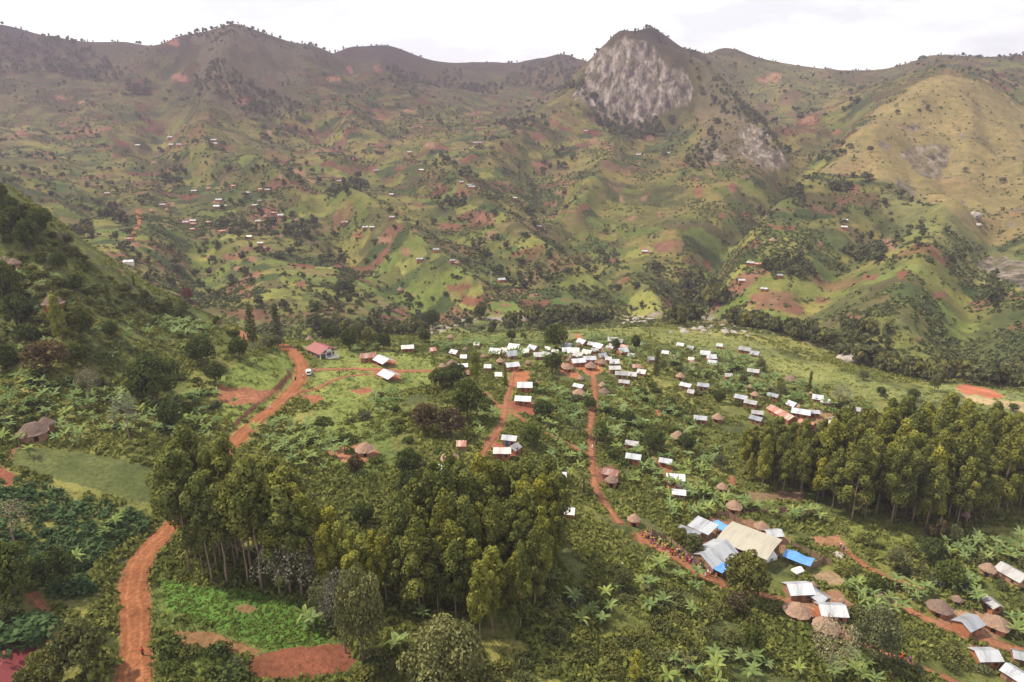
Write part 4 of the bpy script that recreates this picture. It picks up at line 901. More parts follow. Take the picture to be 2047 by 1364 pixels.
def quad_px(q, hgt):
    global zc0
    for _ in range(4):
        P_ = [on_plane(u, v, zc0+hgt) for u, v in q]; c = sum(P_, Vector())/4; zc0 = float(gz(c.x, c.y))
    return P_
def rect_thing(name, q, hgt, look, cat, mat, group=None, posts=True, slope=0., wall=None):
    P_ = quad_px(q, hgt); c = sum(P_, Vector())/4; ex = ((P_[1]-P_[0])+(P_[2]-P_[3]))/2; ey = ((P_[3]-P_[0])+(P_[2]-P_[1]))/2
    a = math.atan2(ex.y, ex.x); L_ = ex.length*(1.1 if mat == 'beige' else 1.); W_ = (1.12 if mat == 'beige' else 1.)*abs(ey.dot(Vector((-math.sin(a), math.cos(a), 0)))); o = empty(name, (c.x, c.y, zc0), a)
    nx, ny = max(2, int(L_/2)), max(2, int(W_/2)); V = []; rg = np.random.default_rng(int(L_*100))
    if posts == 'tarp':
        for j in range(ny+1):
            for i in range(nx+1): V.append((L_*(i/nx-.5), W_*(j/ny-.5), hgt+.16*rg.normal()+slope*(j/ny-.5)*W_))
        nv = len(V); V += [(x, y, z-.03) for x, y, z in V]; F_ = []
        for j in range(ny):
            for i in range(nx):
                k = j*(nx+1)+i; F_ += [(k, k+1, k+nx+2, k+nx+1), (nv+k+nx+1, nv+k+nx+2, nv+k+1, nv+k)]
        MB().add(V, F_).put("sheet", M[mat], o)
    else:
        mb = MB(); npan = 2 if L_ > 12 else 1
        if mat == 'beige':      # two shallow slopes meeting on a ridge
            z0, z1 = hgt-.15, hgt+.35; mb.slab([(-L_/2,-W_/2,z0),(L_/2,-W_/2,z0),(L_/2,0,z1),(-L_/2,0,z1)], .08); mb.slab([(L_/2,W_/2,z0),(-L_/2,W_/2,z0),(-L_/2,0,z1+.004),(L_/2,0,z1+.004)], .08)
        else: mb.slab([(-L_/2,-W_/2,hgt-slope*W_/2),(L_/2,-W_/2,hgt-slope*W_/2),(L_/2,W_/2,hgt+slope*W_/2),(-L_/2,W_/2,hgt+slope*W_/2)], .08)
        mb.put("roof", M[mat], o)
    for x in np.linspace(-L_/2+.2, L_/2-.2, 4 if L_ > 8 else 3):
        for y in (-W_/2+.2, W_/2-.2): MB().tube([(x,y,-1.5),(x,y,hgt-.4+slope*y)], [.07,.06], 6).put("post", M['wood'], o)
    if wall: MB().box(-L_/2+.4, L_/2-.4, W_/2-.5, W_/2-.35, -1., hgt-.4).put("wall", M[wall], o)
    BLOCK.append((c.x, c.y, max(L_, W_)*.5)); tag(o, look, cat, group, True); return o
rect_thing("market_hall", [(1422,1072.5),(1512,1107.5),(1576,1085),(1481,1050)], 4., "huge beige-roofed hall filling the fenced compound", "hall", 'beige', wall='mudbrown')
rect_thing("open_shelter", [(1376,1050),(1418,1068.5),(1435,1051),(1393,1032)], 3.2, "white corrugated shelter beside the small blue tarpaulin, inside the compound", "shelter", 'tin', "compound shelters", slope=.12)
rect_thing("open_shelter", [(1341,1058.5),(1385,1076),(1408,1068),(1367,1052)], 2.9, "white corrugated shelter nearest the compound's reed fence corner", "shelter", 'tin', "compound shelters", slope=.1)
rect_thing("tarpaulin_awning", [(1424,1048),(1444,1063),(1465,1054),(1430,1038)], 2.6, "small blue tarpaulin awning between white shelter and beige hall", "awning", 'blue', "blue tarpaulins", 'tarp')
rect_thing("tarpaulin_awning", [(1416,1133),(1449,1149),(1456,1132),(1437,1119)], 2.2, "blue tarpaulin awning half behind the dark compound tree", "awning", 'blue', "blue tarpaulins", 'tarp')
rect_thing("tarpaulin_awning", [(1559,1110),(1610,1127),(1639,1123),(1578,1098)], 2.3, "largest blue tarpaulin awning, spread beyond the white tent", "awning", 'blue', "blue tarpaulins", 'tarp')
p, d = roof_spot(1424, 1100, 3.4)
house(p, ridge_dir((1401,1103.5),(1437.5,1083), float(p.z)+4), 9.6, 7.0, "brown gabled house with striped white roof inside the compound", 'mudbrown', 'tin', 2.8, .5, 2, None, True)
for u, v, wpx, lk in ((1533,1112,30,"white canvas tent beside the beige hall"), (1594,1140,20,"small white canvas tent below the largest tarpaulin")):
    p = at(u, v+4); d = float(project(p.x, p.y, p.z)[2]); L = wpx/FOC*d; t_ = empty("canvas_tent", p, R(25)); a = L/2
    MB().add([(-a,-a*.8,.02),(a,-a*.8,.02),(a,a*.8,.02),(-a,a*.8,.02),(-a,-a*.8,a*.5),(a,-a*.8,a*.5),(a,a*.8,a*.5),(-a,a*.8,a*.5),(-a*.9,0,a*1.05),(a*.9,0,a*1.05)], [(4,5,9,8),(6,7,8,9),(5,6,9),(7,4,8),(0,1,5,4),(1,2,6,5),(2,3,7,6),(3,0,4,7)]).put("canvas", M['white'], t_)
    MB().box(-.45, .45, -a*.8-.06, -a*.8+.02, .02, a*.5-.05).put("flap", M['oldtin'], t_); tag(t_, lk, "tent", "canvas tents", True); BLOCK.append((p.x, p.y, a+.5))
def reed_fence(pts, look, hgt=1.9):
    W_ = line_px(pts, GZ); t = np.r_[0, np.cumsum(np.hypot(*np.diff(W_, axis=0).T))]; m = int(t[-1]/.22); s = np.linspace(0, t[-1], m); x = np.interp(s, t, W_[:,0]); y = np.interp(s, t, W_[:,1]); z = gz(x, y)
    o = empty("reed_fence", (x[0], y[0], z[0])); rg = np.random.default_rng(m); mb = MB(); x -= x[0]; y -= y[0]; z = z-z[0]
    for i in range(m-1):
        tx, ty = x[i+1]-x[i], y[i+1]-y[i]; l = math.hypot(tx, ty)+1e-6; nx, ny = -ty/l*.04*rg.uniform(.6, 1.6), tx/l*.04*rg.uniform(.6, 1.6); k = .96; hh = hgt*rg.uniform(.82, 1.12); a = (x[i], y[i]); b_ = (x[i]+tx*k, y[i]+ty*k)
        mb.add([(a[0]-nx,a[1]-ny,z[i]-.4),(b_[0]-nx,b_[1]-ny,z[i]-.4),(b_[0]+nx,b_[1]+ny,z[i]-.4),(a[0]+nx,a[1]+ny,z[i]-.4),(a[0]-nx,a[1]-ny,z[i]+hh),(b_[0]-nx,b_[1]-ny,z[i]+hh),(b_[0]+nx,b_[1]+ny,z[i]+hh*.97),(a[0]+nx,a[1]+ny,z[i]+hh*.97)],
               [(4,5,6,7),(0,1,5,4),(1,2,6,5),(2,3,7,6),(3,0,4,7)])
    mb.put("reed_screen", M['reed'], o)
    for i in range(0, m, 11): MB().tube([(x[i]-.1,y[i]-.1,z[i]-.6),(x[i]-.1,y[i]-.1,z[i]+hgt*1.18)], [.06,.05], 6).put("post", M['wood'], o)
    return tag(o, look, "fence", "reed fences of the compound", True)
reed_fence([(1297,1058),(1302,1073),(1332,1082),(1360,1105),(1378,1120),(1400,1132),(1423,1142),(1455,1158)], "long reed fence along the queue in front of the compound")
reed_fence([(1432,1033),(1456,1036),(1482,1048)], "short reed fence behind the small blue tarpaulin")
reed_fence([(1610,1142),(1630,1134),(1645,1126),(1660,1132)], "ragged reed fence at the low end of the largest tarpaulin")
reed_fence([(1580,1094),(1610,1108),(1642,1122)], "reed fence along the far edge of the largest tarpaulin")

# ------------------------------------------------------------------ white car
p = at(617, 748); car = empty("car", p, R(108)); CW = flat("white_paint", (.80,.80,.80), .3); GL = flat("car_glass", (.03,.035,.04), .1); TY = flat("tyre_rubber", (.02,.02,.02)); RM = flat("wheel_rim", (.45,.45,.45), .4, metal=.6); LM = flat("lamp_red", (.4,.02,.02), .3)
mb = MB(); a = .92
def sect(x, zs, ys): return [(x, -ys[0], zs[0]), (x, -ys[1], zs[1]), (x, -ys[2], zs[2]), (x, ys[2], zs[2]), (x, ys[1], zs[1]), (x, ys[0], zs[0])]
secs = [(-2.25,(.5,.95,1.05),(.82,.9,.86)),(-2.2,(.42,1.0,1.15),(.88,.95,.9)),(-.9,(.4,1.0,1.15),(.9,.96,.92)),(.9,(.4,1.0,1.14),(.9,.96,.92)),(2.1,(.42,.95,1.05),(.88,.93,.86)),(2.3,(.52,.85,.95),(.8,.86,.8))]
V = [q for x, z_, y_ in secs for q in sect(x, z_, y_)]; F_ = []
for i in range(len(secs)-1):
    for j in range(6): F_.append((i*6+j, i*6+(j+1)%6, (i+1)*6+(j+1)%6, (i+1)*6+j))
F_ += [tuple(range(5, -1, -1)), tuple(range(30, 36))]; mb.add(V, F_)
cab = [(-2.18,.86,1.12),(-2.05,.74,1.86),(.25,.74,1.9),(.95,.86,1.12)]
V = []
for x, y, z in cab: V += [(x,-y,z),(x,y,z)]
mb.add(V, [(0,2,3,1),(2,4,5,3),(4,6,7,5),(0,6,4,2),(1,3,5,7)]); mb.put("body", CW, car)
MB().slab([(.31,-.70,1.82),(.92,-.80,1.18),(.92,.80,1.18),(.31,.70,1.82)], -.03).put("windscreen", GL, car); MB().slab([(-2.10,.70,1.80),(-2.20,.80,1.2),(-2.20,-.80,1.2),(-2.10,-.70,1.80)], .03).put("rear_window", GL, car)
for s in (-1, 1):
    for x0, x1 in ((-1.9,-.75), (-.65,.35)): MB().slab([(x0,s*.86,1.2),(x1,s*.86,1.2),(x1-.05,s*.765,1.78),(x0+.05,s*.765,1.78)][::s], -.02 if s < 0 else -.02).put("side_window", GL, car)
    for x in (-1.4, 1.4):
        w_ = MB().tube([(x,s*.98,.38),(x,s*.72,.38)], [.38,.38], 16).put("wheel", TY, car); MB().tube([(x,s*1.0,.38),(x,s*.9,.38)], [.2,.2], 12).put("rim", RM, w_)
    MB().box(2.26, 2.33, s*.62-.14, s*.62+.14, .72, .9).put("headlight", GL, car); MB().box(-2.29, -2.22, s*.72-.1, s*.72+.1, .75, 1.0).put("tail_light", LM, car)
tag(car, "white car standing on the red road below the hall", "car", None, True)

# ------------------------------------------------------------------ people
def person_proto(seed, pose):
    rg = np.random.default_rng(seed); st = .16 if pose else .02
    J = {'pelvis':((0,0,.92),.13),'waist':((0,0,1.06),.115),'chest':((0,0,1.26),.14),'neck':((0,0,1.44),.055),'chin':((0,-.015,1.50),.06),'head':((0,-.01,1.59),.085),'crown':((0,0,1.67),.06)}
    E_ = [('pelvis','waist'),('waist','chest'),('chest','neck'),('neck','chin'),('chin','head'),('head','crown')]
    for s, n_ in ((-1,'l'),(1,'r')):
        dy = st*s; J.update({'hip'+n_:((s*.09,0,.86),.09),'knee'+n_:((s*.10,-dy*.6-.02,.49),.062),'ankle'+n_:((s*.10,-dy+.03,.09),.04),'toe'+n_:((s*.11,-dy-.13,.03),.035)})
        J.update({'sho'+n_:((s*.18,0,1.37),.062),'elb'+n_:((s*.24,.03+dy*.4,1.11),.043),'wri'+n_:((s*.25,-.06+dy,.89),.03),'palm'+n_:((s*.25,-.085+dy,.82),.034)})
        E_ += [('pelvis','hip'+n_),('hip'+n_,'knee'+n_),('knee'+n_,'ankle'+n_),('ankle'+n_,'toe'+n_),('chest','sho'+n_),('sho'+n_,'elb'+n_),('elb'+n_,'wri'+n_),('wri'+n_,'palm'+n_)]
        for i, (fx, ln) in enumerate(((-.025,.07),(-.008,.08),(.009,.075),(.026,.06))):
            J[f'f{i}{n_}'] = ((s*.25+.006*s, -.09+dy+fx, .765), .009); J[f'g{i}{n_}'] = ((s*.243, -.09+dy+fx*1.1, .765-ln*.6), .008); E_ += [('palm'+n_, f'f{i}{n_}'), (f'f{i}{n_}', f'g{i}{n_}')]
        J['th'+n_] = ((s*.235,-.125+dy,.80),.010); E_.append(('palm'+n_,'th'+n_))
    ks = list(J); me = bpy.data.meshes.new("person"); me.from_pydata([J[k][0] for k in ks], [(ks.index(a_), ks.index(b_)) for a_, b_ in E_], []); ob = bpy.data.objects.new("person", me); COL.objects.link(ob)
    md = ob.modifiers.new("skin", 'SKIN'); sv = me.skin_vertices[0].data
    for i, k in enumerate(ks): sv[i].radius = (J[k][1],)*2
    sv[0].use_root = True; ob.modifiers.new("sub", 'SUBSURF').levels = 1; dg = bpy.context.evaluated_depsgraph_get(); m2 = bpy.data.meshes.new_from_object(ob.evaluated_get(dg)); bpy.data.objects.remove(ob)
    m2.polygons.foreach_set("use_smooth", np.ones(len(m2.polygons), bool)); return m2
SKIN = flat("dark_skin", (.075,.042,.028), .55); HAIR = flat("black_hair", (.012,.01,.01), .8)
BODY = []
for ps in (0, 1):
    m2 = person_proto(3+ps, ps); m2.materials.clear(); m2.materials.append(SKIN); BODY.append(m2)
def lathe(prof, k=12, ey=1.):
    mb = MB(); V = [(r_*math.cos(6.2832*j/k), r_*ey*math.sin(6.2832*j/k), z) for r_, z in prof for j in range(k)]
    mb.add(V, [(i*k+j, i*k+(j+1)%k, (i+1)*k+(j+1)%k, (i+1)*k+j) for i in range(len(prof)-1) for j in range(k)]+[list(range(k))[::-1], [(len(prof)-1)*k+j for j in range(k)]]); return mb
hair_mb = lathe([(.085,1.585),(.103,1.62),(.10,1.67),(.07,1.72),(.02,1.735)], 12, 1.1); skirt = lathe([(.27,.28),(.24,.6),(.19,.88),(.16,1.06)], 14, .8); 
shirt = lathe([(.18,.86),(.165,1.05),(.19,1.24),(.205,1.36),(.13,1.42),(.07,1.45)], 14, .78)
for s in (-1, 1): shirt.tube([(s*.16,0,1.38),(s*.215,.01,1.25),(s*.245,.02,1.10)], [.085,.075,.068], 8)
trs = lathe([(.15,.82),(.165,.92),(.16,1.06)], 12, .85)
for s in (-1, 1): trs.tube([(s*.09,0,.90),(s*.10,-.02,.49),(s*.10,.02,.12)], [.115,.09,.07], 8)
CL = {n_: flat(n_+"_cloth", c, .85) for n_, c in dict(white=(.75,.73,.70),red=(.45,.04,.035),orange=(.62,.22,.05),blue=(.06,.12,.40),yellow=(.65,.45,.07),green=(.07,.22,.10),black=(.03,.03,.035),pink=(.6,.22,.28),purple=(.20,.06,.25),tan=(.42,.30,.19)).items()}
PM = {}
def pmesh(kind, mb, c):
    if (kind, c) not in PM: PM[(kind, c)] = mb.mesh(kind, CL[c], True)
    return PM[(kind, c)]
prng = np.random.default_rng(44); CN = list(CL)
def person(loc, look=None, group=None, top=None, bottom=None, wom=None, face=None, fixed=False):
    top = top or CN[int(prng.integers(len(CN)))]; bottom = bottom or CN[int(prng.integers(len(CN)))]; wom = bool(prng.random() < .5) if wom is None else wom
    o = empty("person", loc, prng.uniform(0, 6.28) if face is None else face); s = prng.uniform(.92, 1.05); o.scale = (s, s, s); b_ = add("body", BODY[0 if wom else int(prng.integers(2))], o)
    if 'hair' not in PM: PM['hair'] = hair_mb.mesh("hair", HAIR, True)
    add("hair", PM['hair'], o); add("shirt", pmesh("shirt", shirt, top), o); add("skirt" if wom else "trousers", pmesh("skirt" if wom else "trousers", skirt if wom else trs, bottom), o)
    return tag(o, look or f"person in {top} top and {bottom} {'wrap skirt' if wom else 'trousers'} standing", "person", group, fixed)
QL = line_px([(1288,1073),(1310,1088),(1332,1096),(1345,1104),(1362,1113),(1378,1123),(1395,1137),(1412,1148),(1430,1156)], GZ); qt = np.r_[0, np.cumsum(np.hypot(*np.diff(QL, axis=0).T))]
for i in range(64):
    f = (i/64)**1.25*qt[-1]; x = np.interp(f, qt, QL[:,0])+prng.normal()*.55; y = np.interp(f, qt, QL[:,1])+prng.normal()*.75
    person(Vector((x, y, float(gz(x, y)))), None, "people queueing along the reed fence")
for u, v, lk, tp, bt, wm, fc in ((286,1311,"person in red top and dark trousers walking alone on the red road",'red','black',False,0.),(540,818,"person in white walking on the red road above the roadside grove",'white','white',True,None),
    (606,756,"person in white standing on the road in front of the white car",'white','tan',False,None),(628,744,"person in white standing beside the white car",'white','blue',True,None),(591,762,"person in dark clothes on the road edge past the car",'black','black',False,None),
    (679,754,"person in black standing on the grass between car and open sheds",'black','black',False,None),(1184,898,"person in white walking down the village path",'white','white',True,None),(1803,1317,"person in red on the narrow path below the thatched huts",'red','red',True,None),
    (1819,1325,"person in purple following on the narrow path below the thatched huts",'purple','black',True,None),(1680,1095,"person in white at the head of the path by the meadow",'white','black',False,None),(1686,1103,"person in blue on the path by the meadow",'blue','black',False,None),
    (1692,1107,"person in tan on the path by the meadow, last of three",'tan','black',False,None),(1012,876,"person in blue at the door of the blue-doored mud house",'blue','blue',True,None),(1980,1146,"person in purple sitting-height in the yard of the reddish hut",'purple','red',True,None)):
    p = at(u, v)
    if p: person(p, lk, None, tp, bt, wm, fc, True)
# queue behind the house of the compound
for u, v in ((1392,1083),(1396,1085),(1388,1087),(1400,1080),(1385,1089),(1392,1091),(1380,1092),(1404,1125),(1398,1127),(1393,1122)):
    p = at(u, v); person(p, None, "people inside the compound")
# ------------------------------------------------------------------ roads and paths: sheets laid over the ground
def path_mat(name, base, streak):
    m, nt, b = material(name, .95, .1); n1 = noise_n(nt, 1.3, 6, .7); n2 = noise_n(nt, .18, 4, .6)
    a = N(nt, 'ShaderNodeAttribute', attribute_name="across"); rr = ramp_n(nt, a.outputs['Fac'], [(0, (.9,.9,.86)), (.22, (.86,.85,.84)), (.31, (1.16,1.18,1.19)), (.40, (.90,.89,.88)), (.56, (1.0,.98,.97)), (.63, (.88,.87,.86)), (.71, (1.18,1.2,1.21)), (.80, (.86,.85,.84)), (1, (.9,.9,.86))])
    r1 = ramp_n(nt, n1.outputs[0], [(.3, tuple(c*.72 for c in base)), (.7, streak)]); r2 = ramp_n(nt, n2.outputs[0], [(.3, (.78,.76,.76)), (.7, (1.18,1.2,1.2))])
    c = mix_n(nt, 1., mix_n(nt, 1., r1.outputs[0], r2.outputs[0], 'MULTIPLY').outputs[0], rr.outputs[0], 'MULTIPLY'); nt.links.new(c.outputs[0], b.inputs['Base Color']); bump_n(nt, b, n1.outputs[0], .7, .25)
    wn = noise_n(nt, .35, 3, .6); ad = N(nt, 'ShaderNodeMath', operation='MULTIPLY_ADD'); nt.links.new(wn.outputs[0], ad.inputs[0]); ad.inputs[1].default_value = .34; sb = N(nt, 'ShaderNodeMath', operation='SUBTRACT'); nt.links.new(a.outputs['Fac'], sb.inputs[0]); sb.inputs[1].default_value = .17; nt.links.new(sb.outputs[0], ad.inputs[2]); nt.links.new(ad.outputs[0], rr.inputs[0]); return m
MR = path_mat("laterite_road", (.180,.068,.031), (.285,.118,.058)); MPT = path_mat("footpath_soil", (.205,.078,.042), (.290,.135,.080))
for nm, c, wd in SHEETS:
    t = np.r_[0, np.cumsum(np.hypot(*np.diff(c, axis=0).T))]; m = max(6, int(t[-1]/.7)); s = np.linspace(0, t[-1], m); x = np.interp(s, t, c[:,0]); y = np.interp(s, t, c[:,1])
    tx = np.gradient(x); ty = np.gradient(y); l = np.hypot(tx, ty)+1e-9; nx, ny = -ty/l, tx/l; K = 11 if wd > 2.3 else 7; V, acr = [], []
    wl = wd/2*(1+.25*(fbm(s/8, s*0+len(c), 4, 7)-.5)); wr = wd/2*(1+.25*(fbm(s/8, s*0+9+len(c), 4, 8)-.5))
    for j in range(K):
        f = 2*j/(K-1)-1; off = np.where(f < 0, f*wl, f*wr); px, py = x+nx*off, y+ny*off; V.append(np.c_[px, py, gz(px, py)+.16*(1-.75*f*f)+.03]); acr.append(np.full(m, (f+1)/2))
    V = np.concatenate(V); i = np.arange((K-1)*m).reshape(K-1, m)[:, :-1].ravel(); F_ = np.c_[i, i+1, i+m+1, i+m]
    q = V[F_[0]]; 
    if np.cross(q[1]-q[0], q[2]-q[0])[2] < 0: F_ = F_[:, ::-1].copy()
    o = add(nm, new_mesh(nm, V, F_, MR if wd > 2.3 and nm == "road" else MPT, True, attr={"across": np.concatenate(acr)})); o["kind"] = "structure"
# stream of the valley floor
c = RIVER; t = np.r_[0, np.cumsum(np.hypot(*np.diff(c, axis=0).T))]; s = np.linspace(0, t[-1], int(t[-1]/2.5)); x = np.interp(s, t, c[:,0]); y = np.interp(s, t, c[:,1])
for _ in range(4): x[1:-1] = (x[:-2]+2*x[1:-1]+x[2:])/4; y[1:-1] = (y[:-2]+2*y[1:-1]+y[2:])/4
tx = np.gradient(x); ty = np.gradient(y); l = np.hypot(tx, ty); nx, ny = -ty/l, tx/l; m = len(s); wv = 1.3+1.2*fbm(s/20, s*0, 2, 5)
V = np.concatenate([np.c_[x+nx*f*wv, y+ny*f*wv, gz(x+nx*f*wv, y+ny*f*wv)+.12] for f in (-1, 0, 1)]); i = np.arange(2*m).reshape(2, m)[:, :-1].ravel(); F_ = np.c_[i, i+m, i+m+1, i+1]
mw, nt, b = material("stream_water", .12, .5); b.inputs['Base Color'].default_value = (.16,.13,.10,1); bump_n(nt, b, noise_n(nt, 2.).outputs[0], .3, .05)
o = add("stream", new_mesh("stream", V, F_, mw, True)); o["kind"] = "structure"

# ------------------------------------------------------------------ eucalyptus groves
erng = np.random.default_rng(5)
LG = [(352,1118),(400,1092),(560,1100),(660,1160),(740,1180),(850,1130),(930,1090),(1080,1092),(1128,1120),(1095,1190),(1050,1240),(990,1262),(930,1245),(860,1240),(760,1232),(640,1200),(500,1178),(400,1170),(358,1150)]
RG = [(1470,965),(1500,935),(1600,928),(1700,935),(1800,940),(1900,945),(2060,955),(2300,960),(2300,1030),(2060,1022),(1990,1040),(1920,1056),(1850,1066),(1700,1046),(1640,1012),(1560,990)]
def grove(poly, n, sp, look, group, hf, ymin=0.):
    for x, y in in_poly_world(poly, n, erng, sp, ymin):
        u, v, f = project(x, y, float(gz(x, y))); h = hf(u, v)*(erng.uniform(.78, 1.14) if erng.random() < .88 else erng.uniform(.5, .7)); k = 'euc2' if erng.random() < (.6 if 640 < u < 800 else .2) else ('euctall' if u < 600 and erng.random() < .6 else 'euc')
        plant("eucalyptus_tree", k, (x, y, float(gz(x, y))-.1), h, erng.uniform(.85, 1.15), ("yellow-green " if k == 'euc2' else "dark ")+look, "tree", group, erng, 7)
def hl(u, v):
    if u < 560: return 23.8
    if u < 640: return 22.
    if u < 790: return 15.5+2*math.sin(u)
    return 21. if v < 1200 else 17.
grove(LG, 122, 2.8, "eucalyptus in roadside grove", "eucalyptus trees of the roadside grove", hl)
def hr(u, v): return 18. if u < 1640 else (23. if u < 1760 else 26.)
grove(RG, 165, 3.7, "eucalyptus in big plantation", "eucalyptus trees of the big plantation", hr)
# single trees: kind, u, v of the foot, height and width in the picture, look
SINGLE = [('euc2',950,776,74,.95,"tall yellow-green lone tree among village houses"),('broad',1110,700,58,1.0,"tall dark tree at the far end of the village"),('column',1311,755,56,.9,"leaning dark bushy tree"),('column',1010,772,46,.75,"narrow dark tree beside the red crossroads"),
 ('broad',935,842,92,.75,"big leafy tree on the slope below the tracks"),('brown',902,875,66,1.0,"brownish bushy tree"),('brown',852,866,66,1.0,"brownish bushy tree"),('broad',880,775,44,1.2,"dark rounded tree"),('broad',912,770,48,1.1,"dark rounded tree"),
 ('broad',865,656,42,.85,"lone dark round tree by the river gravel"),('broad',1104,745,44,1.0,"leafy tree"),('broad',1060,894,48,.95,"dark tree"),('broad',1306,903,52,.95,"dark rounded tree"),('broad',1230,700,26,.8,"small dark tree"),('broad',1270,700,34,.7,"dark narrow-crowned tree"),
 ('broad',817,950,58,.95,"dark dense round tree"),('broad',814,992,52,.8,"dark dense round tree"),('broad',810,1045,66,.8,"dark dense round tree"),('broad',727,1052,50,.9,"dark dense round tree"),('brown',712,945,40,.9,"small brownish tree near a round hut"),
 ('olive',1244,1180,44,.9,"round yellowish-green tree on the meadow"),('euc',1026,1292,74,.75,"young eucalyptus at the wood's foot"),('euc2',960,1290,150,.85,"young eucalyptus at the wood's foot"),('euc2',985,1278,120,.8,"young eucalyptus at the wood's foot"),('euc',1040,1262,150,.8,"young eucalyptus at the wood's foot"),
 ('grey',726,1330,190,.5,"tall pale-tipped tree by the red plot"),('sparse',692,1305,150,.5,"bare grey tree by the red plot"),('grey',890,1400,150,.95,"wide pale-tipped bushy tree"),('grey',650,1240,85,.75,"pale-tipped bushy tree"),('sparse',605,1195,115,.9,"bare grey tree against the grove"),('sparse',560,1190,100,.9,"bare grey tree against the grove"),
 ('olive',1487,1198,98,.86,"big dark rounded compound tree beside the tarpaulin"),('brown',1470,1228,46,.9,"small brownish tree"),('olive',1358,1092,40,.9,"small leafy tree behind the reed fence"),('olive',1385,1112,46,1.0,"small leafy tree behind the reed fence"),
 ('grey',1741,1330,120,.75,"feathery dark tree"),('sparse',1656,1350,105,.9,"sparse feathery tree"),('broad',1505,1312,62,.7,"dark dense bushy tree"),('broad',1860,1125,55,1.0,"dark leafy tree"),('broad',1893,1172,56,1.1,"dark leafy tree"),('grey',1790,1140,50,1.0,"leafy grey-green tree"),
 ('brown',1876,1078,46,.6,"small reddish-brown tree at the wood's edge"),('brown',1858,1072,26,.8,"small reddish-brown tree at the wood's edge"),('grey',1905,1085,40,.8,"grey-green bushy tree at the wood's edge"),('broad',1745,1190,48,.8,"dark leafy tree"),
 ('olive',172,1350,118,.8,"large tree with bare leaning trunk by the red road"),('broad',32,1195,120,.85,"dark tree"),('broad',120,1180,95,.8,"dark leafy tree"),('sparse',30,1085,85,1.0,"bare grey-brown tree"),('olive',92,1400,100,.9,"feathery yellow-green tree over the red roof"),('olive',20,1262,60,.9,"yellowish small tree"),
 ('column',222,628,62,.9,"narrow dark tree on the hillside"),('column',287,614,38,1.0,"narrow dark tree on the hillside"),('euc2',124,682,92,1.1,"tall yellow-green tree on the hillside"),('broad',162,676,66,.95,"broad dark tree on the hillside"),('broad',224,676,40,.95,"dark round tree"),('brown',100,748,78,1.25,"rust-brown spreading bush tree"),
 ('broad',155,735,56,.9,"dark bushy tree"),('broad',404,730,66,1.05,"large dark round tree on the meadow"),('broad',478,718,50,.85,"dark round tree on the meadow"),('broad',431,766,48,.95,"dark round tree on the meadow"),('broad',316,812,112,1.0,"huge dark tree among bananas"),('broad',345,862,66,.9,"dark round tree among bananas"),
 ('sparse',260,880,92,.7,"greyish thin tree among bananas"),('sparse',182,800,70,.8,"greyish thin tree among bananas"),('column2',506,692,84,1.15,"poplar-like tall tree"),('column2',557,694,86,1.1,"poplar-like tall tree"),('red',376,604,32,.75,"small red-leaved tree"),('broad',436,655,26,.9,"small dark tree"),
 ('broad',20,620,110,.7,"tall dark tree on the near hillside"),('broad',62,505,76,.7,"tall dark tree on the near hillside"),('broad',8,480,60,.9,"dark bushy tree on the near hillside"),('broad',30,455,50,.9,"dark bushy tree on the near hillside"),('broad',0,400,40,.9,"dark bushy tree on the near hillside"),('broad',80,470,40,.9,"dark bushy tree on the near hillside"),
 ('broad',40,650,70,1.0,"dark bushy tree on the near hillside"),('broad',120,540,40,1.0,"dark bushy tree on the near hillside"),('broad',150,585,40,1.0,"dark bushy tree on the near hillside"),('broad',10,740,60,1.1,"dark bushy tree on the near hillside"),('broad',60,690,50,1.1,"dark bushy tree on the near hillside"),
 ('grey',1895,830,34,.7,"pale wind-bent tree near the red pitch"),('broad',1825,800,26,1.1,"dark round tree near the red pitch"),('broad',1928,832,26,1.2,"dark round tree near the red pitch"),('broad',2025,822,18,1.2,"small dark tree at the pitch edge"),('sparse',2018,808,22,1.0,"small bare tree at the pitch edge"),('grey',1867,782,38,.7,"pale wind-bent tree near the red pitch"),
 ('grey',1725,760,22,1.0,"pale bushy tree on the spur"),('column',1616,788,46,.7,"wind-bent dark tree"),('sparse',1680,815,46,.9,"bare brownish tree"),('broad',1760,792,22,1.0,"dark round tree on the spur"),('grey',1520,742,30,.8,"grey-green tree"),('broad',1681,850,30,.8,"dark small tree between white house and tin roof"),
 ('grey',1790,850,40,.9,"pale-leaved tree at the wood's edge"),('broad',1437,805,28,1.0,"dark round tree"),('grey',1560,795,34,.8,"grey-green tree"),('olive',1485,770,24,.9,"small leafy tree"),('grey',1325,740,24,.8,"pale thin tree"),('broad',982,668,18,1.0,"small dark round tree"),('broad',1022,682,24,1.0,"dark round tree past the village"),('olive',1046,684,22,.9,"dark round tree past the village"),
 ('grey',1083,668,30,.9,"grey bushy tree"),('broad',960,640,36,.8,"dark tree by the river"),('broad',700,700,50,.9,"dark tree behind the hall"),('broad',660,685,46,.8,"dark tree behind the hall"),('grey',740,695,46,.9,"grey tree behind the hall"),('grey',720,690,52,.7,"grey tree behind the hall"),('broad',768,700,40,.9,"dark tree behind the hall"),('broad',850,685,30,1.0,"dark bushy tree"),
 ('euc2',1271,1366,58,1.3,"bright yellow-green rounded young tree"),('broad',1200,880,40,.9,"dark leafy tree by the village path"),('broad',1255,850,34,1.0,"leafy tree"),('broad',1370,905,44,.9,"dark leafy tree"),('grey',1440,940,36,.9,"grey leafy tree"),('broad',1180,820,30,1.0,"leafy tree by the village path"),('broad',1085,840,44,1.1,"dark leafy tree")]
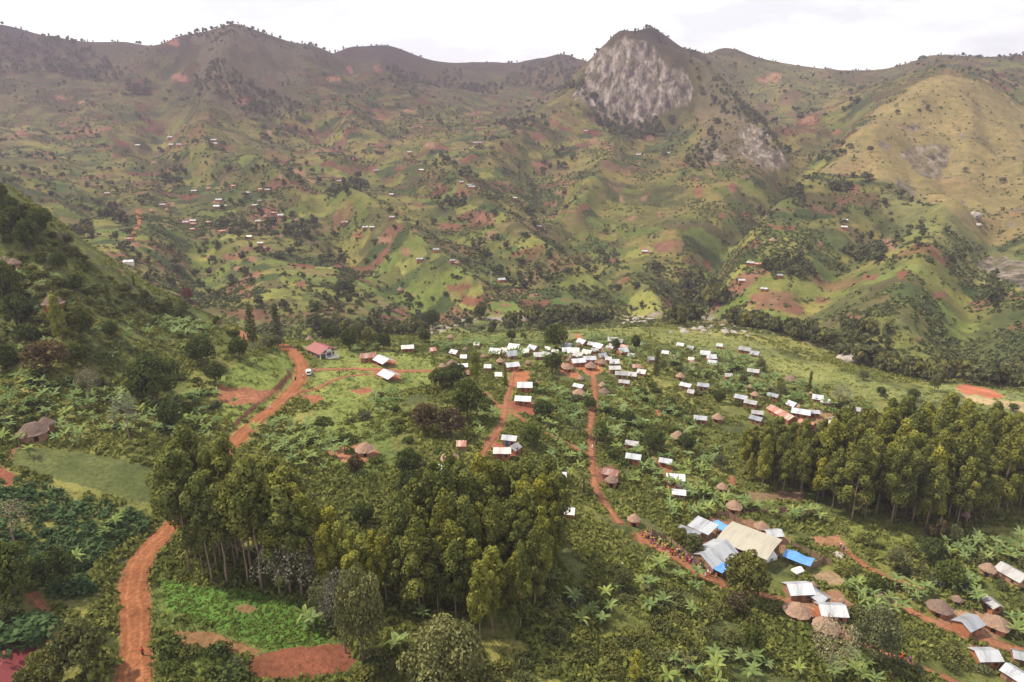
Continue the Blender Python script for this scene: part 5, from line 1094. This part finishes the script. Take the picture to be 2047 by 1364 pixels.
for k, u, v, hp, wf, lk in SINGLE:
    p = at(u, v)
    if p is None: continue
    d = float(project(p.x, p.y, p.z)[2]); tilt = math.atan2(-p.z, math.hypot(p.x, p.y)); h = hp/FOC*d/max(.6, math.cos(tilt)); h = h*.97
    plant("eucalyptus_tree" if k in ('euc', 'euc2') else ("bare_tree" if k == 'sparse' else "broadleaf_tree"), k, p-Vector((0, 0, .1)), h, wf, lk, "tree", "single trees", erng, 4 if 'euc' not in k else 7)
# ragged tree line along the crest of the near hillside
for i, t_ in enumerate(np.linspace(0, 1, 34)):
    u = 560*t_+erng.uniform(-8, 8); v = float(np.interp(u, [0,100,200,300,400,500,560], [392,457,527,592,637,681,696]))+erng.uniform(0, 26); p = at(u, v)
    if p is None or math.hypot(p.x, p.y) > 330: continue
    k = ('broad','olive','broad','grey','column','sparse')[int(erng.integers(6))]; plant("bare_tree" if k == 'sparse' else "broadleaf_tree", k, p-Vector((0,0,.2)), erng.uniform(2.6, 7.5)*(1.2 if u < 120 else .8), erng.uniform(.8, 1.2), {"broad":"dark leafy crest tree","olive":"olive leafy crest tree","grey":"pale leafy crest tree","column":"narrow crest tree","sparse":"bare thin crest tree"}[k], "tree", "trees along the near hillside's crest", erng, 4)
# big individually rounded bushes
BUSHZ = [([(0,430),(60,450),(200,545),(330,610),(300,650),(100,700),(0,740)], 90, 'olive'), ([(560,1040),(900,960),(1000,790),(820,780),(700,800),(620,860)], 34, 'broad'), ([(0,760),(440,740),(440,870),(0,890)], 40, 'broad'), ([(1050,760),(1300,760),(1440,900),(1440,1010),(1250,1000),(1080,900)], 40, 'broad'), ([(1100,1150),(1300,1180),(1500,1240),(1640,1300),(1300,1364),(1080,1340)], 46, 'olive'),
         ([(1650,1080),(1880,1080),(2040,1120),(2040,1180),(1700,1180)], 26, 'olive'), ([(1340,720),(1500,740),(1800,840),(1500,860),(1380,800)], 28, 'broad'), ([(330,1300),(470,1310),(480,1370),(330,1370)], 12, 'broad'), ([(720,1330),(1050,1320),(1050,1370),(720,1370)], 16, 'olive'), ([(1700,1230),(1900,1290),(2040,1330),(2000,1364),(1760,1364)], 20, 'olive')]
p = at(55, 1282); plant("bush", "bush_cassava", p, 5.6, 1.35, "big clipped-looking round green bush beside the small footpath", "bush", None, erng, 2, True)
for pl, n, lf in BUSHZ:
    for x, y in in_poly_world(pl, n, erng, 3.2):
        lf_ = lf if erng.random() < .7 else ('grey' if erng.random() < .4 else 'olive'); plant("bush", "bush_"+lf_, (x, y, float(gz(x, y))-.1), erng.uniform(1.6, 3.6), erng.uniform(.9, 1.3), {"broad": "dark green bush", "olive": "olive-green bush", "grey": "pale grey-green bush"}[lf_], "bush", "bushes on the slopes", erng, 3)

# ------------------------------------------------------------------ bananas and palms
def strip_leaf(V, F_, base, az_, l, wd, rise, droop, rg, seg=5):
    k = len(V); d = Vector((math.cos(az_), math.sin(az_), 0)); sd_ = Vector((-d.y, d.x, 0))
    for i in range(seg+1):
        t = i/seg; p = Vector(base)+d*(l*t*(1-.12*t))+Vector((0, 0, rise*t-droop*t*t)); w_ = wd*math.sin(math.pi*min(1, .10+.9*t)**.8)**.8*(.5 if i in (0, seg) else 1.)*rg.uniform(.85, 1.1)
        V += [tuple(p-sd_*w_*.5-Vector((0,0,w_*.14))), tuple(p), tuple(p+sd_*w_*.5-Vector((0,0,w_*.14)))]
    for i in range(seg):
        a = k+3*i; F_ += [(a, a+1, a+4, a+3), (a+1, a+2, a+5, a+4)]
def banana_meshes(seed, nl=10):
    rg = np.random.default_rng(seed); V, F_ = [], []
    for i in range(nl): strip_leaf(V, F_, (0, 0, 2.3+.12*rg.normal()), i*2.4+rg.uniform(-.3, .3), rg.uniform(1.9, 2.7), rg.uniform(.55, .75), rg.uniform(.9, 2.4), rg.uniform(.6, 2.3), rg)
    V = np.array(V); lv = new_mesh("leaves", V, np.array(F_), M['banana'], attr={"tint": np.repeat(np.clip(rg.normal(.5, .25, nl), 0, 1), 18)})
    st = MB().tube([(0,0,-.4),(.03,0,1.2),(0,0,2.45)], [.17,.14,.09], 7).mesh("stem", M['olive'] if 0 else STEM, True); return st, lv, V, np.array(F_)
STEM = plain_mat("banana_stem", (.20,.19,.085), .3, 2.)
BAN = [banana_meshes(70+i, 9+i%3) for i in range(5)]
BZ = [([(0,745),(120,760),(300,790),(430,795),(450,850),(430,885),(330,890),(180,895),(60,900),(0,890)],125),([(300,640),(380,650),(440,670),(420,690),(320,670)],28),([(490,860),(620,850),(690,890),(690,940),(620,955),(520,895)],38),([(735,790),(812,785),(805,835),(740,830)],14),
      ([(1060,775),(1140,780),(1175,800),(1175,850),(1090,862),(1070,820)],30),([(1200,780),(1300,790),(1400,850),(1440,930),(1420,1000),(1330,1005),(1240,960),(1200,900)],105),([(640,700),(760,695),(1000,682),(1250,672),(1300,700),(1290,740),(1000,720),(830,705),(700,712)],150),
      ([(1330,690),(1500,720),(1620,780),(1700,800),(1780,822),(1700,840),(1500,795),(1330,740)],130),([(1330,980),(1500,1010),(1640,1020),(1660,1060),(1600,1050),(1500,1022),(1340,1042)],34),([(1250,1130),(1350,1120),(1420,1180),(1420,1240),(1300,1220),(1240,1160)],11),
      ([(1690,1180),(1800,1165),(1870,1190),(1830,1220),(1750,1250)],26),([(1880,1090),(2070,1080),(2070,1130),(1950,1125),(1880,1130)],34),([(1860,1150),(1960,1150),(1950,1220),(1900,1195)],12),([(1340,1310),(1500,1325),(1650,1340),(1700,1364),(1340,1375)],11),([(1090,1150),(1300,1190),(1300,1300),(1120,1250)],8),
      ([(1100,880),(1172,890),(1160,960),(1050,985)],18),([(840,860),(980,800),(1000,870),(900,900)],12),([(20,560),(220,620),(380,665),(400,700),(200,740),(0,740)],46),([(1990,1245),(2070,1245),(2070,1300),(1995,1285)],7),([(1660,1320),(1760,1330),(1760,1375),(1660,1375)],7),([(1440,770),(1600,790),(1620,815),(1450,790)],22)]
brng = np.random.default_rng(8); BP = [(float(q.x), float(q.y)) for q in (at(u, v) for u, v in ((235,1058),(214,1075),(155,1132),(628,1262),(612,1250),(845,1245),(1012,1255),(911,1362),(790,1305),(1350,1380),(1335,1372),(800,1300),(1110,1165),(1465,985),(470,812),(435,800),(700,775),(60,912))) if q]
for pl, n in BZ: BP += [tuple(q) for q in in_poly_world(pl, n, brng, 1.9)]
BP.sort(key=lambda q: math.hypot(*q)); banana = None; SV, SF, ST_, nv = [], [], [], 0
for i, (x, y) in enumerate(BP):
    z = float(gz(x, y)); s = brng.uniform(.7, 1.2); j = int(brng.integers(len(BAN))); st, lv, V, F_ = BAN[j]
    if i < 298:
        o = empty("banana_plant", (x, y, z), brng.uniform(0, 6.28)); o.scale = (s, s, s); add("stem", st, o); add("leaves", lv, o)
        tag(o, "banana plant" if .78 < s < 1.0 else ("tall banana plant" if s > .9 else "young banana plant"), "banana plant", "banana plants around the village")
    else:
        a = brng.uniform(0, 6.28); Rm = np.array([[math.cos(a), -math.sin(a), 0], [math.sin(a), math.cos(a), 0], [0, 0, 1]]); SV.append(V@Rm.T*s+np.array([x, y, z])); SF.append(F_+nv); nv += len(V); ST_.append(np.full(len(V), brng.random()))
if SV:
    o = add("banana_foliage", new_mesh("banana_foliage", np.concatenate(SV), np.concatenate(SF), M['banana'], attr={"tint": np.concatenate(ST_)})); o["kind"] = "stuff"; o["label"] = "pale green banana leaves filling the gardens at the village's far end"; o["category"] = "banana plants"
for u, v, hp, lk in ((1067,962,62,"oil palm with drooping fronds by the footpath"),(1166,985,62,"oil palm with wide arching fronds beside the village path"),(1159,870,46,"oil palm beside the middle of the village path"),(1191,890,46,"slim oil palm on the far side of the village path")):
    p = at(u, v); d = float(project(p.x, p.y, p.z)[2]); s = hp/FOC*d/8.; rg = np.random.default_rng(u); V, F_ = [], []; o = empty("oil_palm", p)
    for i in range(26): strip_leaf(V, F_, (0, 0, 5.2+.2*rg.normal()), i*2.4, rg.uniform(2.8, 3.6), .5, rg.uniform(.2, 3.2), rg.uniform(1.6, 3.4), rg, 6)
    add("fronds", new_mesh("fronds", np.array(V), np.array(F_), M['palm'], attr={"tint": np.repeat(np.clip(rg.normal(.5, .25, 26), 0, 1), 21)}), o); MB().tube([(0,0,-.5),(.1,0,2.5),(0,0,5.3)], [.3,.24,.22], 8).put("trunk", M['darkbark'], o, True); o.scale = (s, s, s); tag(o, lk, "palm", "oil palms", True)

# ------------------------------------------------------------------ boulders, dead trunk
def boulder(p, r, look, rg, group="boulders", fixed=False):
    bm = bmesh.new(); bmesh.ops.create_icosphere(bm, subdivisions=3, radius=1); o_ = rg.uniform(0, 50, 3)
    for vt in bm.verts:
        c = vt.co; f = 1+.5*(float(vnoise(np.array([c.x*1.5+o_[0]]), np.array([c.y*1.5+c.z*1.3+o_[1]]), 4)[0])-.5)+.2*(float(vnoise(np.array([c.x*4+o_[2]]), np.array([c.y*4-c.z*3]), 6)[0])-.5); vt.co = c*f
    me = bpy.data.meshes.new("boulder"); bm.to_mesh(me); bm.free(); me.materials.append(M['stone']); o = add("boulder", me, None, p, rg.uniform(0, 6.28), (r*rg.uniform(.9, 1.5), r, r*rg.uniform(.6, .9))); return tag(o, look, "boulder", group, fixed)
rrng = np.random.default_rng(3)
for u, v, r, lk in ((1692,722,5.0,"large grey boulder by the river trees"),(1697,716,3.5,"grey boulder resting on the largest one"),(1676,1112,1.4,"pinkish boulder on the grass near the meadow path"),(1243,1132,.9,"pinkish boulder on the slope"),(1280,1162,.9,"flat pinkish boulder on the slope"),(1100,1288,.7,"small pale boulder in the thicket"),(1948,432,5,"boulder on the grassy hillside"),(1955,450,3,"boulder on the grassy hillside"),(925,642,2.5,"boulder by the stream"),(1300,640,3,"boulder in the stream bed"),(1285,646,3,"boulder in the stream bed"),(1270,640,2.5,"boulder in the stream bed")):
    p = at(u, v); boulder(p, r, lk, rrng)
for _ in range(34):
    u = rrng.uniform(1340, 1500); v = 655+rrng.uniform(-8, 14)+(u-1340)*.03; p = at(u, v)
    if p: boulder(p, rrng.uniform(.8, 2.2), "pale boulder on the rocky terrace beyond the village", rrng)
p = at(982, 572); o = empty("dead_tree", p); MB().tube([(0,0,-1),(.3,0,5),(-.2,0,10),(.2,0,13.5)], [.6,.5,.35,.15], 8).put("trunk", plain_mat("bleached_wood", (.50,.45,.42), .15, 1.), o, True); MB().tube([(0,0,7),(-1.2,.2,9.),(-1.5,.2,10.5)], [.25,.18,.08], 6).put("branch", M['bark'], o, True); tag(o, "bleached dead trunk standing beside a far tin-roofed house", "dead tree", None, True)

# ------------------------------------------------------------------ trees of the far slopes
frng = np.random.default_rng(21)
def far_crown(seed, slim):
    rg = np.random.default_rng(seed); lob = []
    for k in range(7):
        a = k*2.4; q = (k+.5)/7
        if slim: lob.append((.16*math.cos(a)*math.sin(3.1*q), .16*math.sin(a), .3+.66*q, .15, .15, .17))
        else: lob.append((.32*math.cos(a)*(1-.5*q), .32*math.sin(a)*(1-.5*q), .38+.45*q, .24, .24, .22))
    P_, N_, T_ = [], [], []
    for l in lob:
        d = rg.normal(size=(16, 3)); d /= np.linalg.norm(d, axis=1, keepdims=True); d[:, 2] = np.abs(d[:, 2])*.9-.25; P_.append(np.array(l[:3])+d*np.array(l[3:])); N_.append(d+.35*rg.normal(size=d.shape)); T_.append(np.clip(rg.normal(.45, .2, 16)+rg.uniform(-.15, .15), 0, 1))
    V, F_ = kites(np.concatenate(P_), np.concatenate(N_), .17 if slim else .23, rg); k = len(V); r_ = .02
    tv = [(r_*math.cos(a), r_*math.sin(a), z) for z in (-.15, .6) for a in (0, 2.1, 4.2)]; V = np.r_[V, tv]; F_ = np.r_[F_, [(k, k+1, k+4, k+3), (k+1, k+2, k+5, k+4), (k+2, k, k+3, k+5)]]
    return V, F_, np.r_[np.repeat(np.concatenate(T_), 4), np.full(6, .6)]
FC = [far_crown(i, i % 2) for i in range(8)]; FM = [new_mesh("far_tree", V, F_, M['fartree'], attr={"tint": T_}) for V, F_, T_ in FC]
FZ = [([(-20,70),(60,66),(150,85),(205,108),(250,150),(240,165),(160,160),(100,150),(-20,150)],420,13,1200),([(180,76),(300,68),(290,90),(200,95)],80,17,1300),([(380,150),(480,150),(560,190),(610,215),(590,240),(500,230),(400,200)],330,10,1000),([(380,72),(450,42),(560,66),(620,88),(560,92),(450,75)],150,7,1300),([(250,165),(300,165),(295,195),(260,190)],60,13,1000),
      ([(760,130),(930,140),(920,165),(780,165)],200,13,1500),([(915,170),(1005,172),(1005,186),(925,186)],80,15,1100),([(1120,112),(1165,122),(1140,170),(1070,175),(1000,170),(1040,140)],240,13,1500),([(1120,185),(1190,190),(1210,225),(1240,245),(1330,240),(1390,212),(1330,262),(1250,270),(1180,225)],230,13,900),([(1390,130),(1440,160),(1500,220),(1560,290),(1590,330),(1560,330),(1470,240)],260,9,900),
      ([(1365,562),(1400,548),(1440,585),(1455,625),(1400,622),(1360,595)],90,16,430),([(1690,515),(1700,490),(1740,482),(1770,500),(1770,525),(1720,535)],70,11,480),([(600,668),(760,665),(850,650),(850,672),(600,682)],90,11,360),([(1000,646),(1100,632),(1220,634),(1220,646),(1000,656)],110,12,420),([(1340,646),(1395,642),(1395,655),(1340,656)],26,15,400),([(1450,650),(1560,672),(1650,702),(1750,742),(1850,765),(2060,780),(2060,765),(1850,745),(1750,722),(1650,690),(1560,660),(1460,640)],300,12,300),
      ([(1365,325),(1420,255),(1440,270),(1420,340),(1380,345)],70,9,800),([(1640,372),(1750,355),(1750,372),(1650,385)],24,12,650),([(1980,560),(2000,600),(1985,625),(1965,590)],30,10,400),([(1500,400),(1600,380),(1600,410),(1510,415)],50,10,600),([(1680,650),(1780,670),(1780,720),(1690,700)],60,8,340),([(640,600),(700,560),(710,590),(660,610)],30,9,430),([(1520,530),(1600,520),(1640,560),(1540,570)],60,8,450),
      ([(1000,250),(1110,235),(1110,262),(1010,275)],60,12,900),([(1030,330),(1150,300),(1150,330),(1040,345)],30,11,800),([(130,460),(190,455),(190,485),(130,485)],26,12,500),([(200,420),(250,415),(250,450),(200,450)],24,12,560),([(660,370),(730,355),(730,395),(660,400)],40,12,700),([(320,345),(370,340),(360,375),(325,375)],26,12,800),([(560,455),(630,440),(630,480),(570,480)],40,10,600),([(440,440),(560,450),(540,470),(440,465)],50,8,600),([(870,400),(930,395),(930,420),(880,420)],26,11,700),
      ([(940,470),(1000,520),(1100,560),(1060,575),(960,530)],50,6,500),([(850,330),(960,320),(960,350),(860,355)],34,10,750),([(640,640),(700,660),(660,670),(610,660)],30,10,380),([(1460,640),(1500,640),(1560,660),(1480,655)],40,9,380)]
FT = []
for pl, n, h, ym in FZ:
    for x, y in in_poly_world(pl, int(n*.7), frng, 0, ym, 12, None, 2.): FT.append((x, y, h*frng.uniform(.35, 1.0), frng.uniform(.8, 1.2)))
# loose trees and hedges over the farmland, clustered
cand = 0
while cand < 9000:
    u, v = frng.uniform(-60, 2100), frng.uniform(60, 690); a, b = ray(u, v)[0], 0
    p = hit(u, v, GZ, 430.) if False else None
    x = frng.uniform(-1100, 1100); y = 470*math.exp(frng.uniform(0, 1.25)); cand += 1
    if abs(x) > .82*y or height(np.array([x]), np.array([y]), rock)[0] > .1: continue
    if height(np.array([x]), np.array([y]), gold*1.)[0] > .5 and frng.random() < .85: continue
    if float(fbm(np.array([x/70]), np.array([y/70]), 3, 400)[0]) < .50: continue
    FT.append((x, y, 2.+6*frng.random()**2.4, frng.uniform(.9, 1.7)))
# the skyline's thin trees
for u in np.arange(5, 2047, 5.5):
    if frng.random() < .35: continue
    vv = 30.
    while vv < 240 and hit(u, vv, GZ, 500.) is None: vv += 2.
    p = hit(u, vv+1.5, GZ, 500.)
    if p and frng.random() < (.65 if u < 700 else .55): FT.append((p[0], p[1], frng.uniform(3.5, 11 if u < 700 or 1000 < u < 1150 else 7), frng.uniform(.7, 1.)))
FT = np.array(FT); fz_ = gz(FT[:,0], FT[:,1]); fu, fv, fd = project(FT[:,0], FT[:,1], fz_); dz_ = FT[:,2]/fd
vis = np.zeros(len(FT), bool)
for i in range(len(FT)):
    if -20 < fu[i] < 2070 and -20 < fv[i] < 1364:
        x, y, z = FT[i,0], FT[i,1], fz_[i]+FT[i,2]*.8; s = np.linspace(.12, .985, 70); vis[i] = bool(np.all(z*s > height(x*s, y*s, GZ)))
order = np.argsort(-dz_*vis); SV, SF, ST_, nv = [], [], [], 0
for k, i in enumerate(order):
    x, y, h, wf = FT[i]; j = int(frng.integers(8)); a = frng.uniform(0, 6.28); w_ = h*wf*(1. if j % 2 else .95)
    if k < 280 and vis[i]:
        o = add("far_tree", FM[j], None, (x, y, fz_[i]), a, (w_, w_, h)); tag(o, "tall slim dark tree" if j % 2 else "round dark tree", "tree", "trees of the far valley side")
    else:
        V, F_, T_ = FC[j]; c_, s_ = math.cos(a), math.sin(a); SV.append(np.c_[(V[:,0]*c_-V[:,1]*s_)*w_+x, (V[:,0]*s_+V[:,1]*c_)*w_+y, V[:,2]*h+fz_[i]]); SF.append(F_+nv); nv += len(V); ST_.append(np.clip(T_+frng.uniform(-.25, .3), 0, 1))
o = add("distant_woods", new_mesh("distant_woods", np.concatenate(SV), np.concatenate(SF), M['fartree'], attr={"tint": np.concatenate(ST_)})); o["kind"] = "stuff"; o["label"] = "dark woods, hedges and scattered trees all over the far slopes"; o["category"] = "woods"

# ------------------------------------------------------------------ ground cover
def tuft(seed, n, hgt, spread, leaf):
    rg = np.random.default_rng(seed); d = rg.normal(size=(n, 3)); d /= np.linalg.norm(d, axis=1, keepdims=True); d[:, 2] = np.abs(d[:, 2]); P_ = d*np.array([spread, spread, hgt])*rg.uniform(.6, 1., (n, 1)); V, F_ = kites(P_, d+.45*rg.normal(size=d.shape), leaf, rg); return V, F_
def blade_tuft(seed, n, hgt, spread):
    rg = np.random.default_rng(seed); V = []; 
    for _ in range(n):
        a = rg.uniform(0, 6.28); b = np.array([rg.normal()*spread, rg.normal()*spread, 0]); t = np.array([math.cos(a), math.sin(a), 0])*.07; tip = b+np.array([rg.normal()*.25, rg.normal()*.25, hgt*rg.uniform(.6, 1.2)]); V += [b-t, b+t, tip+t*.4, tip-t*.4]
    return np.array(V), np.arange(4*n).reshape(n, 4)
def scatter(name, mat, pts, tufts, smin, smax, tints, label, cat, rg):
    if not len(pts): return
    SV, SF, ST_, nv = [], [], [], 0; z = gz(pts[:,0], pts[:,1]); sc = rg.uniform(smin, smax, len(pts)); an = rg.uniform(0, 6.28, len(pts)); ty = rg.integers(len(tufts), size=len(pts))
    for t_i, (V, F_) in enumerate(tufts):
        m = ty == t_i; n = int(m.sum())
        if not n: continue
        c_, s_ = np.cos(an[m])[:, None], np.sin(an[m])[:, None]; s = sc[m][:, None]; X_ = (V[:,0]*c_-V[:,1]*s_)*s+pts[m,0][:, None]; Y_ = (V[:,0]*s_+V[:,1]*c_)*s+pts[m,1][:, None]; Z_ = V[:,2]*s+z[m][:, None]-.05
        SV.append(np.stack([X_, Y_, Z_], 2).reshape(-1, 3)); SF.append((F_[None]+(np.arange(n)*len(V))[:, None, None]).reshape(-1, 4)+nv); nv += n*len(V)
        tq = tints[m][:, None]+.16*rg.normal(size=(n, len(V)//4)); ST_.append(np.repeat(np.clip(tq, 0, 1), 4, axis=1).ravel())
    o = add(name, new_mesh(name, np.concatenate(SV), np.concatenate(SF), mat, attr={"tint": np.concatenate(ST_)})); o["kind"] = "stuff"; o["label"] = label; o["category"] = cat; return o
grng = np.random.default_rng(9)
def cloud(n, r0, r1, am=R(45)):
    r = np.exp(grng.uniform(math.log(r0), math.log(r1), n)); a = grng.uniform(-am, am, n); return np.c_[r*np.sin(a), r*np.cos(a)]
def msk(poly, x, y):
    wp = np.array([q for q in (hit(u, v, GZ) for u, v in poly) if q]); return poly_mask(x, y, wp)
OPEN = [([(430,760),(480,720),(580,705),(575,780),(480,850),(440,830)], .85),([(600,690),(860,720),(870,770),(700,800),(600,790),(630,735)], .95),([(640,790),(800,800),(780,960),(690,960),(600,870)], .6),([(30,890),(150,900),(310,935),(312,1015),(240,1000),(120,965),(15,925)], 1.),(CROP, 1.),
        ([(1750,1030),(1860,1075),(1870,1130),(1760,1120),(1680,1060)], .8),([(1300,655),(1500,680),(1650,735),(1800,770),(1900,762),(2060,790),(2060,850),(1900,830),(1700,790),(1500,720),(1300,680)], .85),([(850,660),(1000,640),(1250,645),(1300,670),(1000,686),(860,690)], .85),([(320,1120),(340,1160),(700,1240),(700,1364),(300,1364),(300,1180)], .93),
        ([(1270,1060),(1330,1100),(1460,1180),(1400,1200),(1290,1150),(1240,1090)], .6),([(1620,1075),(1700,1070),(1850,1150),(1760,1150)], .6),([(230,1120),(270,1090),(250,1364),(190,1364),(210,1200)], .6)]
def keep(pts, road=.5):
    x, y = pts[:,0], pts[:,1]; k = (height(x, y, roadd) > road) & (height(x, y, bare) < .25)
    for a, b, r_ in BLOCK: k &= (x-a)**2+(y-b)**2 > (r_*.82)**2
    return pts[k]
pts = keep(cloud(95000, 62, 470)); x, y = pts[:,0], pts[:,1]; opn = np.zeros(len(pts))
for pl, a in OPEN: opn = np.maximum(opn, a*msk(pl, x, y))
CAS = [(0,965),(60,965),(130,985),(250,1015),(300,1040),(285,1070),(240,1090),(180,1130),(190,1190),(110,1200),(0,1150)]; cas = msk(CAS, x, y)
clump = fbm(x/11, y/11, 3, 600); sel = (grng.random(len(pts)) > opn) & (clump > .36) & ~cas
TU = [tuft(i, 13, .85, .85, .55) for i in range(6)]
scatter("undergrowth", M['weed'], pts[sel], TU, .5, 1.5, np.clip(.15+1.0*(fbm(x[sel]/22, y[sel]/22, 3, 610)-.2)+.12*grng.normal(size=sel.sum()), 0, 1), "leafy low undergrowth covering the near slopes between houses and trees", "undergrowth", grng)
sel = grng.random(len(pts)) > .25; p2 = keep(cloud(60000, 62, 400), -.12); x2, y2 = p2[:,0], p2[:,1]; o2 = np.zeros(len(p2))
for pl, a in OPEN: o2 = np.maximum(o2, a*msk(pl, x2, y2))
nocrop = ~msk(CROP, x2, y2); s2 = (grng.random(len(p2)) < .35+.65*o2) & nocrop & ~msk(CAS, x2, y2) & ~msk(OPEN[3][0], x2, y2)
scatter("grass", M['grass'], p2[s2], [blade_tuft(40+i, 9, .42, .38) for i in range(4)], .6, 1.5, np.clip(.5+1.2*(fbm(x2[s2]/18, y2[s2]/18, 3, 620)-.5), 0, 1), "short green grass on the meadows, banks and yards", "grass", grng)
p3 = keep(cloud(30000, 62, 190, R(44))); m = msk(CAS, p3[:,0], p3[:,1]); scatter("cassava_crop", M['cassava'], p3[m], [tuft(60+i, 20, 1.2, .95, .5) for i in range(5)], .7, 1.35, np.clip(grng.normal(.45, .22, m.sum()), 0, 1), "dense dark green leafy crop mounded above the roadside bend", "crop", grng)
p4 = keep(cloud(60000, 70, 160, R(44))); m = msk(CROP, p4[:,0], p4[:,1]); scatter("bean_crop", M['bean'], p4[m], [tuft(80+i, 8, .28, .35, .26) for i in range(4)], .7, 1.3, np.clip(grng.normal(.5, .2, m.sum()), 0, 1), "bright green low bean crop in the field beside the red road", "crop", grng)

# hedges, banana gardens and small shrubs of the far slopes
ps = cloud(150000, 430, 1900, R(44)); x, y = ps[:,0], ps[:,1]; cl_ = .6*fbm(x/45, y/45, 4, 700)+.4*fbm(x/13, y/13, 3, 701); edge = height(x, y, fe)
k_ = ((cl_ > .545) | ((edge < .05) & (cl_ > .44) & (grng.random(len(x)) < .8)) | (grng.random(len(x)) < .035)) & (height(x, y, rock) < .2) & (grng.random(len(x)) < 1-.75*height(x, y, hi)) & (grng.random(len(x)) < 1-.8*height(x, y, gold*1.)); ps = ps[k_]; x, y = ps[:,0], ps[:,1]
rr_ = np.hypot(x, y); FTU = [tuft(200+i, 8, .75, .95, 1.0) for i in range(6)]
scatter("hillside_shrubs", M['shrub'], ps, FTU, .6, 1.9, np.clip(.35+1.3*(fbm(x/60, y/60, 3, 710)-.5)+.2*grng.normal(size=len(x)), 0, 1), "small shrubs, hedges and gardens speckling the far farmland", "shrubs", grng)

# ------------------------------------------------------------------ haze: one closed box of even air round everything
zmin = float(GZ.min()); zmax = float(max(GZ.max(), 0)); x0, x1, y0, y1 = -3400., 3400., -200., 3900.
hz = bpy.data.materials.new("haze"); hz.use_nodes = True; nt = hz.node_tree; nt.nodes.clear(); ou = N(nt, 'ShaderNodeOutputMaterial'); pv = N(nt, 'ShaderNodeVolumePrincipled')
pv.inputs['Color'].default_value = (.80,.71,.96,1); pv.inputs['Density'].default_value = HAZE; pv.inputs['Anisotropy'].default_value = .2; nt.links.new(pv.outputs[0], ou.inputs['Volume'])
hb = MB().box(x0, x1, y0, y1, zmin-1, zmax+40).put("haze", hz); hb["kind"] = "stuff"; hb["label"] = "thin bluish haze in the valley air"; hb["category"] = "haze"
finish_labels()
